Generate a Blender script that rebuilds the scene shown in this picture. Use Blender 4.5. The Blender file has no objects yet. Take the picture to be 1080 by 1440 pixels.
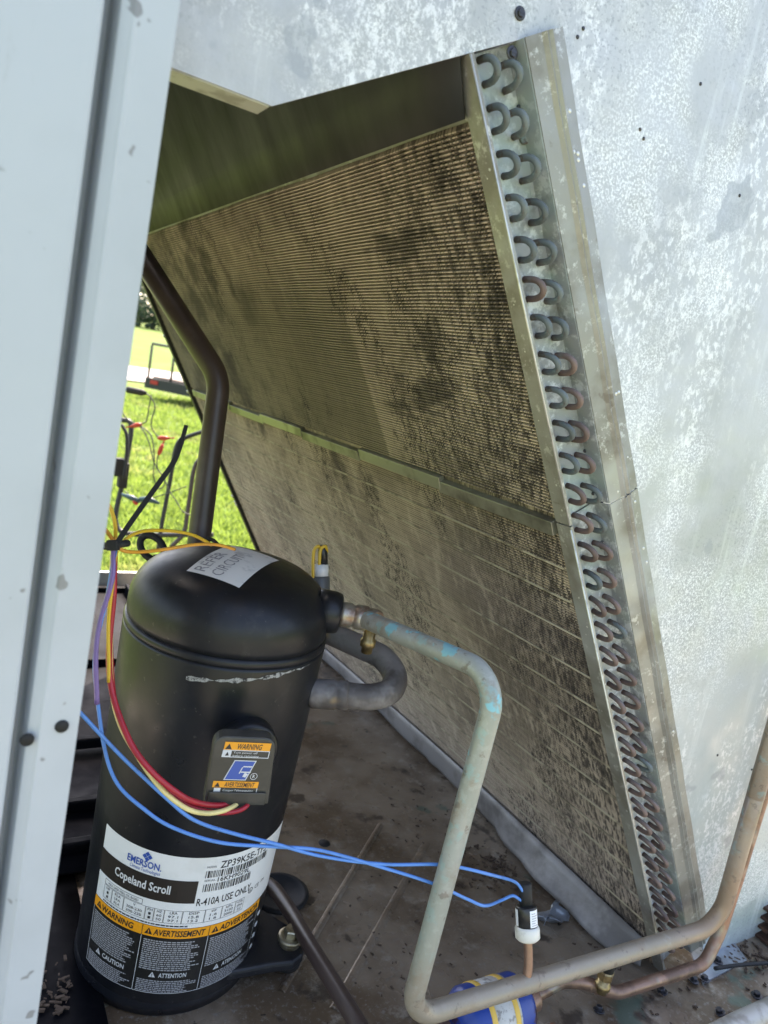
import bpy, bmesh, math, random
import numpy as np
from mathutils import Vector, Matrix
random.seed(7); rng = np.random.default_rng(7)
S = bpy.context.scene
COL = S.collection
R = math.radians

# ------------------------------------------------------------------ camera
F, CX, CY = 1026.75, 540.0, 720.0
yaw, pitch, roll = 0.55942, 0.17085, 0.18367
CP = Vector((0, 0, 0.6))
fw = Vector((math.sin(yaw)*math.cos(pitch), math.cos(yaw)*math.cos(pitch), -math.sin(pitch)))
r0 = Vector((math.cos(yaw), -math.sin(yaw), 0)); u0 = r0.cross(fw)
ri = math.cos(roll)*r0 + math.sin(roll)*u0
up = -math.sin(roll)*r0 + math.cos(roll)*u0
cam = bpy.data.cameras.new('camera'); co = bpy.data.objects.new('camera', cam); COL.objects.link(co)
cam.sensor_fit = 'VERTICAL'; cam.sensor_height = 36.0; cam.lens = F/1440*36
co.matrix_world = Matrix(((ri.x, up.x, -fw.x, CP.x), (ri.y, up.y, -fw.y, CP.y), (ri.z, up.z, -fw.z, CP.z), (0, 0, 0, 1)))
cam.clip_start = 0.02; cam.clip_end = 600
cam.dof.use_dof = True; cam.dof.focus_distance = 0.64; cam.dof.aperture_fstop = 10
S.camera = co

# ------------------------------------------------------------------ light
SUN_EL, SUN_AZ = R(56), R(28)          # azimuth from +Y towards +X
w = bpy.data.worlds.new('World'); S.world = w; w.use_nodes = True
nt = w.node_tree; nt.nodes.clear()
sk = nt.nodes.new('ShaderNodeTexSky'); sk.sky_type = 'NISHITA'; sk.sun_disc = False
sk.sun_elevation = SUN_EL; sk.sun_rotation = SUN_AZ; sk.dust_density = 2.5; sk.air_density = 1.0
bg = nt.nodes.new('ShaderNodeBackground'); bg.inputs[1].default_value = 0.15
ou = nt.nodes.new('ShaderNodeOutputWorld')
nt.links.new(sk.outputs[0], bg.inputs[0]); nt.links.new(bg.outputs[0], ou.inputs[0])
sl = bpy.data.lights.new('sun', 'SUN'); sl.energy = 4.0; sl.angle = R(0.6); sl.color = (1, .95, .86)
so = bpy.data.objects.new('sun', sl); COL.objects.link(so)
sd = Vector((math.cos(SUN_EL)*math.sin(SUN_AZ), math.cos(SUN_EL)*math.cos(SUN_AZ), math.sin(SUN_EL)))
so.rotation_euler = sd.to_track_quat('Z', 'Y').to_euler()
S.view_settings.view_transform = 'Standard'; S.view_settings.look = 'None'
S.view_settings.use_white_balance = True; S.view_settings.white_balance_temperature = 7250; S.view_settings.white_balance_tint = 16
S.view_settings.exposure = 2.12; S.view_settings.gamma = 1; S.view_settings.use_curve_mapping = False

# ------------------------------------------------------------------ rays onto real planes
def ray(x, y): return (x-CX)/F*ri - (y-CY)/F*up + fw
def onY(x, y, Y):
    a = ray(x, y); return CP + a*(Y/a.y)
def onZ(x, y, Z=0.0):
    a = ray(x, y); return CP + a*((Z-CP.z)/a.z)
def onD(x, y, d): return CP + ray(x, y)*d

# ------------------------------------------------------------------ materials
def mat(name, base, rough=.5, metal=0., layers=(), bumps=(), rvar=None, spec=.5, coat=0., coord='Object', rnd=0.):
    """layers: dict(t, s, v, lo, hi, c, a, d, ax) colour marks laid over the base; bumps: (t, s, v, strength, dist)"""
    m = bpy.data.materials.new(name); m.use_nodes = True
    n = m.node_tree.nodes; l = m.node_tree.links
    b = n['Principled BSDF']
    b.inputs['Roughness'].default_value = rough; b.inputs['Metallic'].default_value = metal
    b.inputs['Specular IOR Level'].default_value = spec; b.inputs['Coat Weight'].default_value = coat
    tc = n.new('ShaderNodeTexCoord')
    def tex(t, s, v, d=4, dr=.6):
        mp = n.new('ShaderNodeMapping'); mp.inputs['Scale'].default_value = v
        l.new(tc.outputs[coord], mp.inputs[0])
        if t == 'noise':
            x = n.new('ShaderNodeTexNoise'); x.inputs['Scale'].default_value = s
            x.inputs['Detail'].default_value = d; x.inputs['Roughness'].default_value = dr
            l.new(mp.outputs[0], x.inputs[0]); return x.outputs[0]
        if t == 'voronoi':
            x = n.new('ShaderNodeTexVoronoi'); x.inputs['Scale'].default_value = s
            l.new(mp.outputs[0], x.inputs[0]); return x.outputs[0]
        if t == 'wave':
            x = n.new('ShaderNodeTexWave'); x.inputs['Scale'].default_value = s
            x.inputs['Distortion'].default_value = d
            l.new(mp.outputs[0], x.inputs[0]); return x.outputs[0]
        if t in 'XYZ':
            sp = n.new('ShaderNodeSeparateXYZ'); l.new(mp.outputs[0], sp.inputs[0]); return sp.outputs[t]
    def rng_(sock, lo, hi, a=1.):
        r = n.new('ShaderNodeMapRange'); r.interpolation_type = 'SMOOTHSTEP'
        r.inputs[1].default_value = lo; r.inputs[2].default_value = hi
        r.inputs[3].default_value = 0; r.inputs[4].default_value = a
        l.new(sock, r.inputs[0]); return r.outputs[0]
    cur = None
    def mix(fac, c):
        nonlocal cur
        x = n.new('ShaderNodeMix'); x.data_type = 'RGBA'
        l.new(fac, x.inputs[0])
        if cur is None: x.inputs[6].default_value = (*base, 1)
        else: l.new(cur, x.inputs[6])
        x.inputs[7].default_value = (*c, 1); cur = x.outputs[2]
    for L in layers:
        f = rng_(tex(L.get('t', 'noise'), L.get('s', 10), L.get('v', (1, 1, 1)), L.get('d', 4), L.get('dr', .6)), L['lo'], L['hi'], L.get('a', 1.))
        if 'm' in L:   # masked by a second texture
            q = L['m']; g = rng_(tex(q.get('t', 'noise'), q.get('s', 3), q.get('v', (1, 1, 1)), q.get('d', 3)), q['lo'], q['hi'])
            x = n.new('ShaderNodeMath'); x.operation = 'MULTIPLY'; l.new(f, x.inputs[0]); l.new(g, x.inputs[1]); f = x.outputs[0]
        mix(f, L['c'])
    if rnd:
        oi = n.new('ShaderNodeObjectInfo'); hs = n.new('ShaderNodeHueSaturation')
        mr = n.new('ShaderNodeMapRange'); mr.inputs[3].default_value = 1-rnd; mr.inputs[4].default_value = 1+rnd
        l.new(oi.outputs['Random'], mr.inputs[0]); l.new(mr.outputs[0], hs.inputs['Value'])
        if cur is None: hs.inputs['Color'].default_value = (*base, 1)
        else: l.new(cur, hs.inputs['Color'])
        cur = hs.outputs[0]
    if cur is None: b.inputs['Base Color'].default_value = (*base, 1)
    else: l.new(cur, b.inputs['Base Color'])
    if rvar:
        t, s, v, lo, hi = rvar
        r = n.new('ShaderNodeMapRange'); r.inputs[1].default_value = .3; r.inputs[2].default_value = .7
        r.inputs[3].default_value = lo; r.inputs[4].default_value = hi
        l.new(tex(t, s, v), r.inputs[0]); l.new(r.outputs[0], b.inputs['Roughness'])
    prev = None
    for (t, s, v, st, di) in bumps:
        bp = n.new('ShaderNodeBump'); bp.inputs['Strength'].default_value = st; bp.inputs['Distance'].default_value = di
        l.new(tex(t, s, v), bp.inputs['Height'])
        if prev: l.new(prev, bp.inputs['Normal'])
        prev = bp.outputs[0]
    if prev: l.new(prev, b.inputs['Normal'])
    return m
V1 = (1, 1, 1)
def LY(c, s, lo, hi, a=1., v=V1, **k): return dict(c=c, s=s, lo=lo, hi=hi, a=a, v=v, **k)

M = {}
M['galv'] = mat('galvanised_wall', (.47, .48, .49), .5, .15, [
    LY((.37, .38, .385), 5, .45, .62, .8, d=7, dr=.65),
    dict(t='Z', v=V1, lo=.55, hi=.02, c=(.42, .49, .455), a=.75),
    LY((.80, .81, .81), 480, .46, .60, .85, d=3, dr=.75, m=dict(s=6, lo=.47, hi=.58, d=7)),
    LY((.82, .82, .815), 170, .48, .60, .70, d=6, dr=.75, v=(1, 1, .7), m=dict(s=7, lo=.47, hi=.57, v=(1.7, 1, .45), d=8)),
    LY((.27, .285, .30), 300, .53, .63, .65, d=4, dr=.7, m=dict(s=3.6, lo=.48, hi=.58, v=(1, 1, .7), d=7)),
    LY((.30, .32, .34), 11, .64, .66, .65, d=3),
    LY((.72, .75, .74), 16, .54, .72, .6, v=(2.8, 1, .16), d=6, dr=.65, m=dict(s=4, lo=.42, hi=.6)),
    ], [('noise', 260, V1, .25, .001), ('noise', 4, V1, .35, .02)], rvar=('noise', 24, V1, .30, .62))
M['post'] = mat('painted_post', (.40, .435, .470), .40, 0., [
    LY((.33, .36, .385), 5, .48, .72, .7, d=6), LY((.16, .16, .16), 75, .70, .73, .8, d=2), LY((.55, .58, .60), 26, .70, .76, .5, d=4), LY((.29, .30, .30), 9, .62, .70, .5, v=(2, 1, .5), d=8, dr=.7)],
    [('noise', 220, V1, .06, .0006), ('noise', 5, (1, 1, .5), .22, .012)], rvar=('noise', 14, V1, .34, .5))
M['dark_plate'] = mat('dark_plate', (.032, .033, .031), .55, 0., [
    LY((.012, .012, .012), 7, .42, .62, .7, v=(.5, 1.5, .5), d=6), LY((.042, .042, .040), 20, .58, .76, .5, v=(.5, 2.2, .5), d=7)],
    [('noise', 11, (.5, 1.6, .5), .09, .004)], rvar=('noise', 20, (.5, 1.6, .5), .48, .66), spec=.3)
M['casing'] = mat('coil_casing', (.30, .295, .265), .55, .45, [
    LY((.20, .185, .155), 18, .45, .62, .8, d=6), LY((.55, .545, .51), 90, .56, .66, .8, d=6, dr=.75),
    LY((.17, .14, .11), 60, .66, .72, .6, d=3), LY((.44, .46, .46), 5, .5, .6, .6)],
    [('noise', 200, V1, .3, .0008)], rvar=('noise', 30, V1, .4, .65))
M['tube_plate'] = mat('tube_plate', (.33, .345, .345), .55, .3, [
    LY((.62, .64, .64), 60, .50, .60, .9, d=7, dr=.75), LY((.17, .165, .155), 40, .52, .66, .85, d=6), LY((.36, .44, .42), 12, .5, .62, .6)],
    [('noise', 180, V1, .4, .001)])
def fin_mat(name, base, k, upper):
    sh = lambda c: tuple(x*k for x in c)
    ls = [LY(sh((.25, .20, .155)), 4.2, .42, .62, .8, d=5, v=(1.5, 1, .9)),
          LY(sh((.64, .525, .41)), 34, .50, .68, .6, d=6, v=(1.0, 2.5, .5)),
          LY(sh((.16, .125, .098)), 16, .52, .70, .7, d=7, dr=.7, v=(.8, 1.2, .7))]
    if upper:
        ls += [dict(t='Y', v=V1, lo=-.249, hi=-.244, c=sh((.20, .17, .12)), a=.72, m=dict(t='Z', lo=.74, hi=.64)),  # shadow edge painted into the fin colour, fading out towards the top
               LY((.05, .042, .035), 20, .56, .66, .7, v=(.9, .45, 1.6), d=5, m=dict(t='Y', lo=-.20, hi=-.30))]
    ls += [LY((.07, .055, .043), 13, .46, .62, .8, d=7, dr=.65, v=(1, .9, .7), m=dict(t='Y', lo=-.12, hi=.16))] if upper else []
    ls += [LY((.035, .027, .023), 150, .50, .57, .92, d=4, dr=.65, v=(.55, 2.6, .55), m=dict(s=7, lo=.50, hi=.58, v=(1, 1.5, .6), d=6)),
           LY((.045, .034, .030), 140, .475, .56, .9, d=5, v=(.5, 2.6, .5), m=dict(t='Y', lo=-.26, hi=-.50)),
           LY((.036, .028, .024), 26, .53, .64, .85, d=7, v=(.7, 1.6, .5), m=dict(t='Y', lo=-.42, hi=-.53)),
           LY((.05, .04, .032), 9, .60, .70, .7, d=7, v=(.8, .8, .6))]
    M[name] = mat(name, base, .82, .08, ls, [('noise', 170, (.6, 3.0, .6), .5, .0012)])
fin_mat('fin_groove', (.31, .25, .195), .78, False); fin_mat('fin_crest', (.60, .485, .375), 1.12, False)
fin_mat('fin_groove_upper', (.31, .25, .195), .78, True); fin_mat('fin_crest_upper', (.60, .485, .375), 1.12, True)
M['fin_pale'] = mat('pale_fin_row', (.42, .37, .27), .7, .1, [LY((.15, .12, .085), 40, .45, .6, .8, d=5)])
M['seam'] = mat('seam_strip', (.30, .30, .24), .4, .6, [LY((.12, .11, .09), 12, .48, .62, .8, d=5)], [('noise', 60, V1, .2, .001)])
M['bright_edge'] = mat('cut_metal_edge', (.62, .62, .58), .4, .6, [LY((.35, .33, .29), 60, .5, .65, .7)])
M['apron'] = mat('white_apron', (.27, .26, .25), .5, .25, [LY((.15, .14, .13), 14, .45, .6, .85, d=6), LY((.40, .39, .38), 9, .5, .7, .7, d=7)],
    [('noise', 40, V1, .4, .003)])
M['bend_teal'] = mat('oxidised_copper', (.125, .148, .148), .65, .2, [
    LY((.10, .07, .055), 70, .50, .60, .9), LY((.22, .32, .31), 110, .54, .64, .55),
    dict(t='Y', v=V1, lo=-.011, hi=0.001, c=(.095, .065, .05), a=.9)], [('noise', 300, V1, .3, .0006)], rnd=.22)
M['bend_copper'] = mat('tarnished_copper', (.165, .115, .098), .6, .25, [
    LY((.16, .165, .16), 60, .50, .62, .7), LY((.12, .07, .055), 90, .55, .65, .7),
    dict(t='Y', v=V1, lo=-.008, hi=0.001, c=(.13, .065, .05), a=.85)], [('noise', 300, V1, .25, .0006)], rnd=.22)
M['pan'] = mat('stained_pan', (.31, .25, .185), .5, .3, [
    LY((.125, .085, .052), 5, .40, .60, .92, d=7, dr=.65), LY((.40, .36, .295), 30, .52, .68, .7, d=8, dr=.75), LY((.33, .31, .28), 160, .53, .66, .5, d=5, dr=.7),
    LY((.06, .045, .035), 16, .58, .66, .85, d=6), LY((.035, .028, .022), 65, .69, .72, .95, d=2),
    LY((.10, .16, .125), 9, .62, .68, .7), LY((.30, .095, .035), 22, .705, .73, .8, d=3)],
    [('noise', 170, V1, .3, .001), ('noise', 14, V1, .3, .004)], rvar=('noise', 8, V1, .10, .50))
M['black_paint'] = mat('black_paint', (.0075, .0085, .0115), .40, 0., [
    LY((.022, .022, .024), 7, .45, .7, .7, d=7, dr=.65), LY((.045, .043, .041), 34, .52, .78, .55, d=9, dr=.75), LY((.07, .066, .06), 190, .67, .73, .6, d=3), LY((.022, .016, .012), 14, .60, .74, .6, v=(1, 1, .35), d=6),
    LY((.035, .035, .036), 24, .66, .74, .6, v=(1, 1, .5), d=8, dr=.75)],
    [('noise', 260, V1, .12, .0006), ('noise', 9, V1, .15, .004)], rvar=('noise', 16, V1, .24, .52), spec=.40)
M['salt'] = mat('salt_line', (.34, .34, .33), .8, 0., [LY((.010, .010, .012), 230, .46, .60, 1., d=6, dr=.75)])
M['black_plastic'] = mat('black_plastic', (.0035, .0037, .0055), .4, 0., [LY((.012, .012, .013), 30, .55, .7, .5)],
    [('noise', 8, V1, .3, .006), ('voronoi', 70, V1, .12, .002)], rvar=('noise', 18, V1, .42, .7), spec=.08)
M['cover'] = mat('terminal_plastic', (.040, .038, .032), .42, 0., [LY((.07, .065, .055), 40, .5, .7, .6)], [('noise', 250, V1, .1, .0005)])
M['rubber'] = mat('black_rubber', (.012, .012, .012), .7)
M['main_pipe'] = mat('grey_green_pipe', (.30, .315, .27), .5, .2, [
    LY((.345, .355, .33), 9, .45, .65, .7, d=5),
    LY((.25, .185, .125), 14, .50, .66, .65, d=6, dr=.7), LY((.40, .41, .37), 150, .52, .66, .4, d=5),
    LY((.36, .35, .31), 22, .58, .68, .5, d=6),
    dict(t='Z', v=V1, lo=-.18, hi=-.32, c=(.255, .18, .115), a=.70),
    dict(t='X', v=V1, lo=.30, hi=.46, c=(.30, .175, .095), a=.75),
    LY((.33, .33, .29), 26, .57, .68, .55, d=6, dr=.7),
    LY((.14, .10, .075), 90, .60, .68, .55, d=4),
    LY((.24, .41, .40), 60, .56, .66, .5, d=5, m=dict(t='Z', lo=-.30, hi=-.10)),
    LY((.19, .47, .53), 46, .575, .63, .85, d=3, m=dict(t='Z', lo=-.11, hi=-.04))],
    [('noise', 200, V1, .25, .0008)], rvar=('noise', 40, V1, .32, .6))
M['copper'] = mat('old_copper', (.29, .175, .125), .42, .6, [
    LY((.13, .085, .065), 30, .45, .62, .8, d=5), LY((.34, .33, .28), 18, .57, .68, .6), LY((.44, .26, .18), 70, .6, .68, .6)],
    [('noise', 200, V1, .2, .0006)], rvar=('noise', 40, V1, .3, .6))
M['loop_pipe'] = mat('dull_loop_pipe', (.23, .21, .205), .6, .3, [
    LY((.27, .255, .25), 45, .48, .62, .7, d=5), LY((.075, .062, .058), 18, .5, .64, .8), LY((.36, .24, .11), 12, .645, .70, .8, d=3)],
    [('noise', 150, V1, .5, .0015)])
M['brown_pipe'] = mat('brown_pipe', (.052, .035, .031), .38, 0., [LY((.085, .062, .055), 20, .5, .7, .6, d=5)], [('noise', 120, V1, .12, .001)])
M['steel_fit'] = mat('zinc_fitting', (.42, .38, .32), .38, .7, [LY((.24, .14, .09), 40, .5, .65, .8)], [('noise', 120, V1, .2, .001)])
M['brass'] = mat('brass', (.36, .27, .13), .38, .8, [LY((.17, .12, .07), 60, .45, .62, .8)])
M['zinc'] = mat('zinc_bolt', (.40, .36, .26), .38, .8, [LY((.20, .16, .10), 70, .5, .62, .8)], [('noise', 150, V1, .2, .0006)])
M['screw'] = mat('dark_screw', (.055, .055, .062), .42, .6, [LY((.16, .13, .11), 150, .55, .66, .6)])
M['rivet'] = mat('bright_rivet', (.66, .66, .62), .35, .6)
M['white_label'] = mat('label_white', (.74, .75, .75), .4, 0., [LY((.62, .62, .60), 25, .55, .7, .5)])
M['label_black'] = mat('label_black', (.018, .017, .016), .34)
M['label_brown'] = mat('label_brown', (.030, .024, .020), .34)
M['label_orange'] = mat('label_orange', (.85, .34, .015), .42)
M['label_blue'] = mat('label_blue', (.03, .085, .36), .4)
M['ink'] = mat('ink_black', (.02, .02, .022), .5)
M['ink_white'] = mat('ink_white', (.62, .63, .64), .5)
M['ink_grey'] = mat('ink_grey', (.36, .36, .38), .55)
M['sticker'] = mat('faded_sticker', (.76, .73, .68), .6, 0., [LY((.36, .34, .32), 60, .52, .68, .6, d=5), LY((.28, .26, .24), 16, .62, .72, .6, d=4)])
M['sticker_ink'] = mat('faded_ink', (.27, .25, .25), .7, 0., [LY((.50, .48, .46), 110, .5, .62, .8)])
def wire(n, c): return mat(n, c, .34, 0., [LY(tuple(x*.72 for x in c), 60, .5, .68, .6)], spec=.5)
M['w_blue'] = wire('blue_wire', (.085, .25, .62)); M['w_red'] = wire('red_wire', (.40, .014, .028))
M['w_yellow'] = wire('yellow_wire', (.72, .45, .035)); M['w_cream'] = wire('cream_wire', (.78, .64, .27)); M['w_purple'] = wire('purple_wire', (.20, .13, .34))
M['w_orange'] = wire('orange_wire', (.74, .33, .04))
M['switch_white'] = mat('switch_white', (.66, .64, .57), .45, 0., [LY((.42, .38, .30), 90, .55, .68, .6)])
M['switch_grey'] = mat('switch_grey', (.11, .115, .12), .4)
M['drier_blue'] = mat('drier_blue', (.008, .045, .27), .35, 0., [LY((.05, .02, .015), 26, .52, .58, .9, d=5), LY((.30, .32, .33), 30, .66, .70, .8)], [('noise', 60, V1, .3, .002)])
M['drier_label'] = mat('drier_label', (.50, .50, .48), .5, 0., [LY((.20, .19, .18), 160, .5, .60, .8, d=6), LY((.03, .10, .36), 30, .60, .63, .9, d=4), LY((.08, .05, .04), 14, .60, .68, .7, d=6)])
M['drier_yellow'] = mat('drier_yellow', (.70, .45, .08), .5)
M['rust'] = mat('rust', (.075, .036, .022), .7, .2, [LY((.20, .085, .035), 50, .52, .66, .8, d=6), LY((.03, .02, .016), 30, .5, .65, .8)], [('noise', 90, V1, .6, .004)])
M['debris'] = mat('debris', (.062, .040, .026), .85, 0., rnd=.2)
M['plate_blue'] = mat('bluish_plate', (.34, .38, .43), .38, .55, [LY((.20, .2, .2), 30, .5, .65, .7, d=5)], [('noise', 90, V1, .2, .001)])
M['pale_rail'] = mat('pale_rail', (.40, .385, .35), .5, .3, [LY((.22, .20, .17), 26, .48, .62, .8, d=5)], [('noise', 120, V1, .3, .001)])
M['lawn'] = mat('lawn_soil', (.095, .15, .03), .9, 0., [LY((.135, .165, .05), .6, .45, .65, .7), LY((.09, .13, .02), 5, .5, .7, .7, d=6)], spec=.1)
M['blade'] = mat('grass_blade', (.22, .31, .055), .6, 0., [LY((.38, .34, .15), 2, .5, .7, .7), LY((.12, .17, .03), 5, .5, .7, .6)])
def translucent(m, f):
    n = m.node_tree.nodes; l = m.node_tree.links; b = n['Principled BSDF']; t = n.new('ShaderNodeBsdfTranslucent'); x = n.new('ShaderNodeMixShader')
    l.new(b.inputs['Base Color'].links[0].from_socket, t.inputs[0]); x.inputs[0].default_value = f
    l.new(b.outputs[0], x.inputs[1]); l.new(t.outputs[0], x.inputs[2]); l.new(x.outputs[0], n['Material Output'].inputs[0])
translucent(M['blade'], .5)
M['bare'] = mat('bare_bounce_ground', (.42, .38, .32), .95, 0., [LY((.32, .285, .235), 3, .4, .65, .8, d=6), LY((.50, .47, .42), 60, .55, .66, .7)], [('noise', 60, V1, .5, .01)], spec=.1)
M['gravel'] = mat('gravel_road', (.42, .38, .34), .9, 0., [LY((.30, .27, .24), 2, .4, .7, .7, d=6)])
M['leaf'] = mat('tree_leaf', (.045, .075, .038), .6, 0., [LY((.08, .11, .05), .7, .45, .7, .8)])
translucent(M['leaf'], .3)
M['leaf_pale'] = mat('pale_leaf', (.15, .18, .13), .6, 0., [LY((.24, .26, .2), .7, .45, .7, .8)])
M['bark'] = mat('bark', (.09, .075, .06), .9)
M['trailer'] = mat('black_steel', (.018, .018, .020), .5)
M['trailer_wood'] = mat('weathered_plank', (.13, .09, .07), .8, 0., [LY((.07, .05, .04), 6, .4, .7, .8, v=(1, 6, 1))], rnd=.2)
M['tail_light'] = mat('red_lens', (.42, .02, .02), .3)
M['tyre'] = mat('tyre', (.02, .02, .02), .8)
M['clip_red'] = mat('red_clip', (.42, .035, .012), .45)
M['lead'] = mat('dark_lead', (.035, .04, .03), .5)
M['teal'] = mat('teal_grip', (.03, .07, .085), .5)
M['hole'] = mat('bolt_hole', (.01, .01, .01), .8)

# ------------------------------------------------------------------ mesh builder
def orth(d):
    d = d.normalized(); a = Vector((0, 0, 1)) if abs(d.z) < .9 else Vector((1, 0, 0))
    x = a.cross(d).normalized(); return x, d.cross(x)
class G:
    def __init__(s): s.v = []; s.f = []; s.mi = []; s.sm = []
    def face(s, ids, m=0, sm=False): s.f.append(ids); s.mi.append(m); s.sm.append(sm)
    def poly(s, pts, m=0):
        b = len(s.v); s.v += [Vector(p) for p in pts]; s.face(list(range(b, b+len(pts))), m); return s
    def hexa(s, p, m=0):     # 8 points: bottom 4, top 4 (same order)
        b = len(s.v); s.v += [Vector(q) for q in p]
        for q in ((0, 3, 2, 1), (4, 5, 6, 7), (0, 1, 5, 4), (1, 2, 6, 5), (2, 3, 7, 6), (3, 0, 4, 7)): s.face([b+i for i in q], m)
        return s
    def box(s, c, size, ax=None, m=0):
        c = Vector(c); h = [x/2 for x in size]; A = ax or (Vector((1, 0, 0)), Vector((0, 1, 0)), Vector((0, 0, 1)))
        def P(i, j, k): return c + A[0]*h[0]*i + A[1]*h[1]*j + A[2]*h[2]*k
        return s.hexa([P(-1, -1, -1), P(1, -1, -1), P(1, 1, -1), P(-1, 1, -1), P(-1, -1, 1), P(1, -1, 1), P(1, 1, 1), P(-1, 1, 1)], m)
    def prism(s, pts, d, m=0):   # polygon pushed along d
        n = len(pts); b = len(s.v); d = Vector(d); s.v += [Vector(p) for p in pts] + [Vector(p)+d for p in pts]
        s.face(list(range(b+n-1, b-1, -1)), m); s.face(list(range(b+n, b+2*n)), m)
        for i in range(n): j = (i+1) % n; s.face([b+i, b+j, b+n+j, b+n+i], m)
        return s
    def tube(s, pts, r, n=12, m=0, cap=True, closed=False):
        pts = [Vector(p) for p in pts]; k = len(pts); rs = r if isinstance(r, (list, tuple)) else [r]*k
        T = []
        for i in range(k):
            a = pts[i-1] if (i > 0 or closed) else pts[0]; c = pts[(i+1) % k] if (i < k-1 or closed) else pts[-1]
            T.append((c-a).normalized())
        x, y = orth(T[0]); b = len(s.v); prev = T[0]
        for i in range(k):
            q = prev.rotation_difference(T[i]); x = (q @ x); x = (x - T[i]*x.dot(T[i])).normalized(); y = T[i].cross(x); prev = T[i]
            for j in range(n):
                a = 2*math.pi*j/n; s.v.append(pts[i] + (x*math.cos(a) + y*math.sin(a))*rs[i])
        for i in range(k if closed else k-1):
            i2 = (i+1) % k
            for j in range(n):
                j2 = (j+1) % n; s.face([b+i*n+j, b+i*n+j2, b+i2*n+j2, b+i2*n+j], m, True)
        if cap and not closed:
            s.face([b+j for j in range(n-1, -1, -1)], m); s.face([b+(k-1)*n+j for j in range(n)], m)
        return s
    def lathe(s, prof, n, c, ax=Vector((0, 0, 1)), m=0, x=None, sharp=()):
        c = Vector(c); ax = Vector(ax).normalized()
        X, Y = orth(ax)
        if x is not None: X = Vector(x); Y = ax.cross(X)
        b = len(s.v); k = len(prof)
        for (r, z) in prof:
            for j in range(n):
                a = 2*math.pi*j/n; s.v.append(c + ax*z + (X*math.cos(a)+Y*math.sin(a))*max(r, 1e-5))
        for i in range(k-1):
            for j in range(n):
                j2 = (j+1) % n; s.face([b+i*n+j, b+i*n+j2, b+(i+1)*n+j2, b+(i+1)*n+j], m, i not in sharp)
        s.face([b+j for j in range(n-1, -1, -1)], m); s.face([b+(k-1)*n+j for j in range(n)], m)
        return s
    def grid(s, fn, nu, nv, m=0, sm=True):
        b = len(s.v)
        for i in range(nu+1):
            for j in range(nv+1): s.v.append(Vector(fn(i/nu, j/nv)))
        for i in range(nu):
            for j in range(nv):
                a = b+i*(nv+1)+j; s.face([a, a+nv+1, a+nv+2, a+1], m, sm)
        return s
def fillet(P, rad, n=7):
    P = [Vector(p) for p in P]; out = [P[0]]
    rad = rad if isinstance(rad, (list, tuple)) else [rad]*len(P)
    for i in range(1, len(P)-1):
        a = (P[i-1]-P[i]); b = (P[i+1]-P[i]); la, lb = a.length, b.length; a.normalize(); b.normalize()
        ang = a.angle(b); t = min(rad[i]/math.tan(ang/2), la*.48, lb*.48); r = t*math.tan(ang/2)
        c = P[i] + (a+b).normalized()*(r/math.sin(ang/2))
        s, e = P[i]+a*t-c, P[i]+b*t-c
        for k in range(n+1):
            q = s.normalized().slerp(e.normalized(), k/n); out.append(c+q*r)
    out.append(P[-1]); return out
def smooth(P, n=6):
    P = [Vector(p) for p in P]; Q = [P[0]*2-P[1]]+P+[P[-1]*2-P[-2]]; out = []
    for i in range(1, len(Q)-2):
        for k in range(n):
            t = k/n; a, b, c, d = Q[i-1], Q[i], Q[i+1], Q[i+2]
            out.append(.5*((2*b)+(c-a)*t+(2*a-5*b+4*c-d)*t*t+(3*b-a-3*c+d)*t**3))
    out.append(P[-1]); return out

def wpos(o):
    p = Vector((0, 0, 0))
    while o: p += o.location; o = o.parent
    return p
def tag(o, label=None, cat=None, group=None, kind=None):
    if label: o['label'] = label
    if cat: o['category'] = cat
    if group: o['group'] = group
    if kind: o['kind'] = kind
    return o
def thing(name, loc, label, cat, group=None):
    o = bpy.data.objects.new(name, None); o.empty_display_size = .05; COL.objects.link(o); o.location = loc
    return tag(o, label, cat, group)
def part(name, g, ms, parent=None, label=None, at=None, bevel=0, seg=2, kind=None, recalc=True):
    """g in world coordinates; at = origin of a top-level mesh"""
    base = wpos(parent) if parent else Vector((0, 0, 0)); loc = Vector(at)-base if at is not None else Vector((0, 0, 0))
    off = base+loc
    me = bpy.data.meshes.new(name); me.from_pydata([tuple(v-off) for v in g.v], [], g.f)
    for m in (ms if isinstance(ms, (list, tuple)) else [ms]): me.materials.append(M[m])
    me.polygons.foreach_set('material_index', g.mi); me.polygons.foreach_set('use_smooth', g.sm)
    if recalc:
        bm = bmesh.new(); bm.from_mesh(me); bmesh.ops.recalc_face_normals(bm, faces=bm.faces); bm.to_mesh(me); bm.free()
    me.update()
    o = bpy.data.objects.new(name, me); COL.objects.link(o); o.location = loc; o.parent = parent
    if bevel:
        b = o.modifiers.new('bevel', 'BEVEL'); b.width = bevel; b.segments = seg; b.limit_method = 'ANGLE'; b.angle_limit = R(40); b.harden_normals = False
    return tag(o, label, kind=kind)
def dup(o, parent, loc):   # loc in world coordinates
    c = o.copy(); COL.objects.link(c); c.parent = parent; c.location = Vector(loc)-(wpos(parent) if parent else Vector((0, 0, 0)))
    return c
def screw_g(c, ax, r, h=.6, slot=True):
    ax = Vector(ax).normalized(); c = Vector(c); g = G(); x, y = orth(ax)
    g.lathe([(r*1.5, 0), (r*1.5, r*.18), (r*1.42, r*.26), (r*.9, r*.3)], 18, c, ax)
    g.lathe([(r*.95, r*.3), (r*.95, r*h), (r*.8, r*(h+.15)), (.0, r*(h+.17))], 6, c, ax, sharp=(0, 1, 2))
    if slot: g.box(c+ax*r*(h+.2), (r*1.5, r*.3, r*.08), (x, y, ax))
    return g

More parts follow.
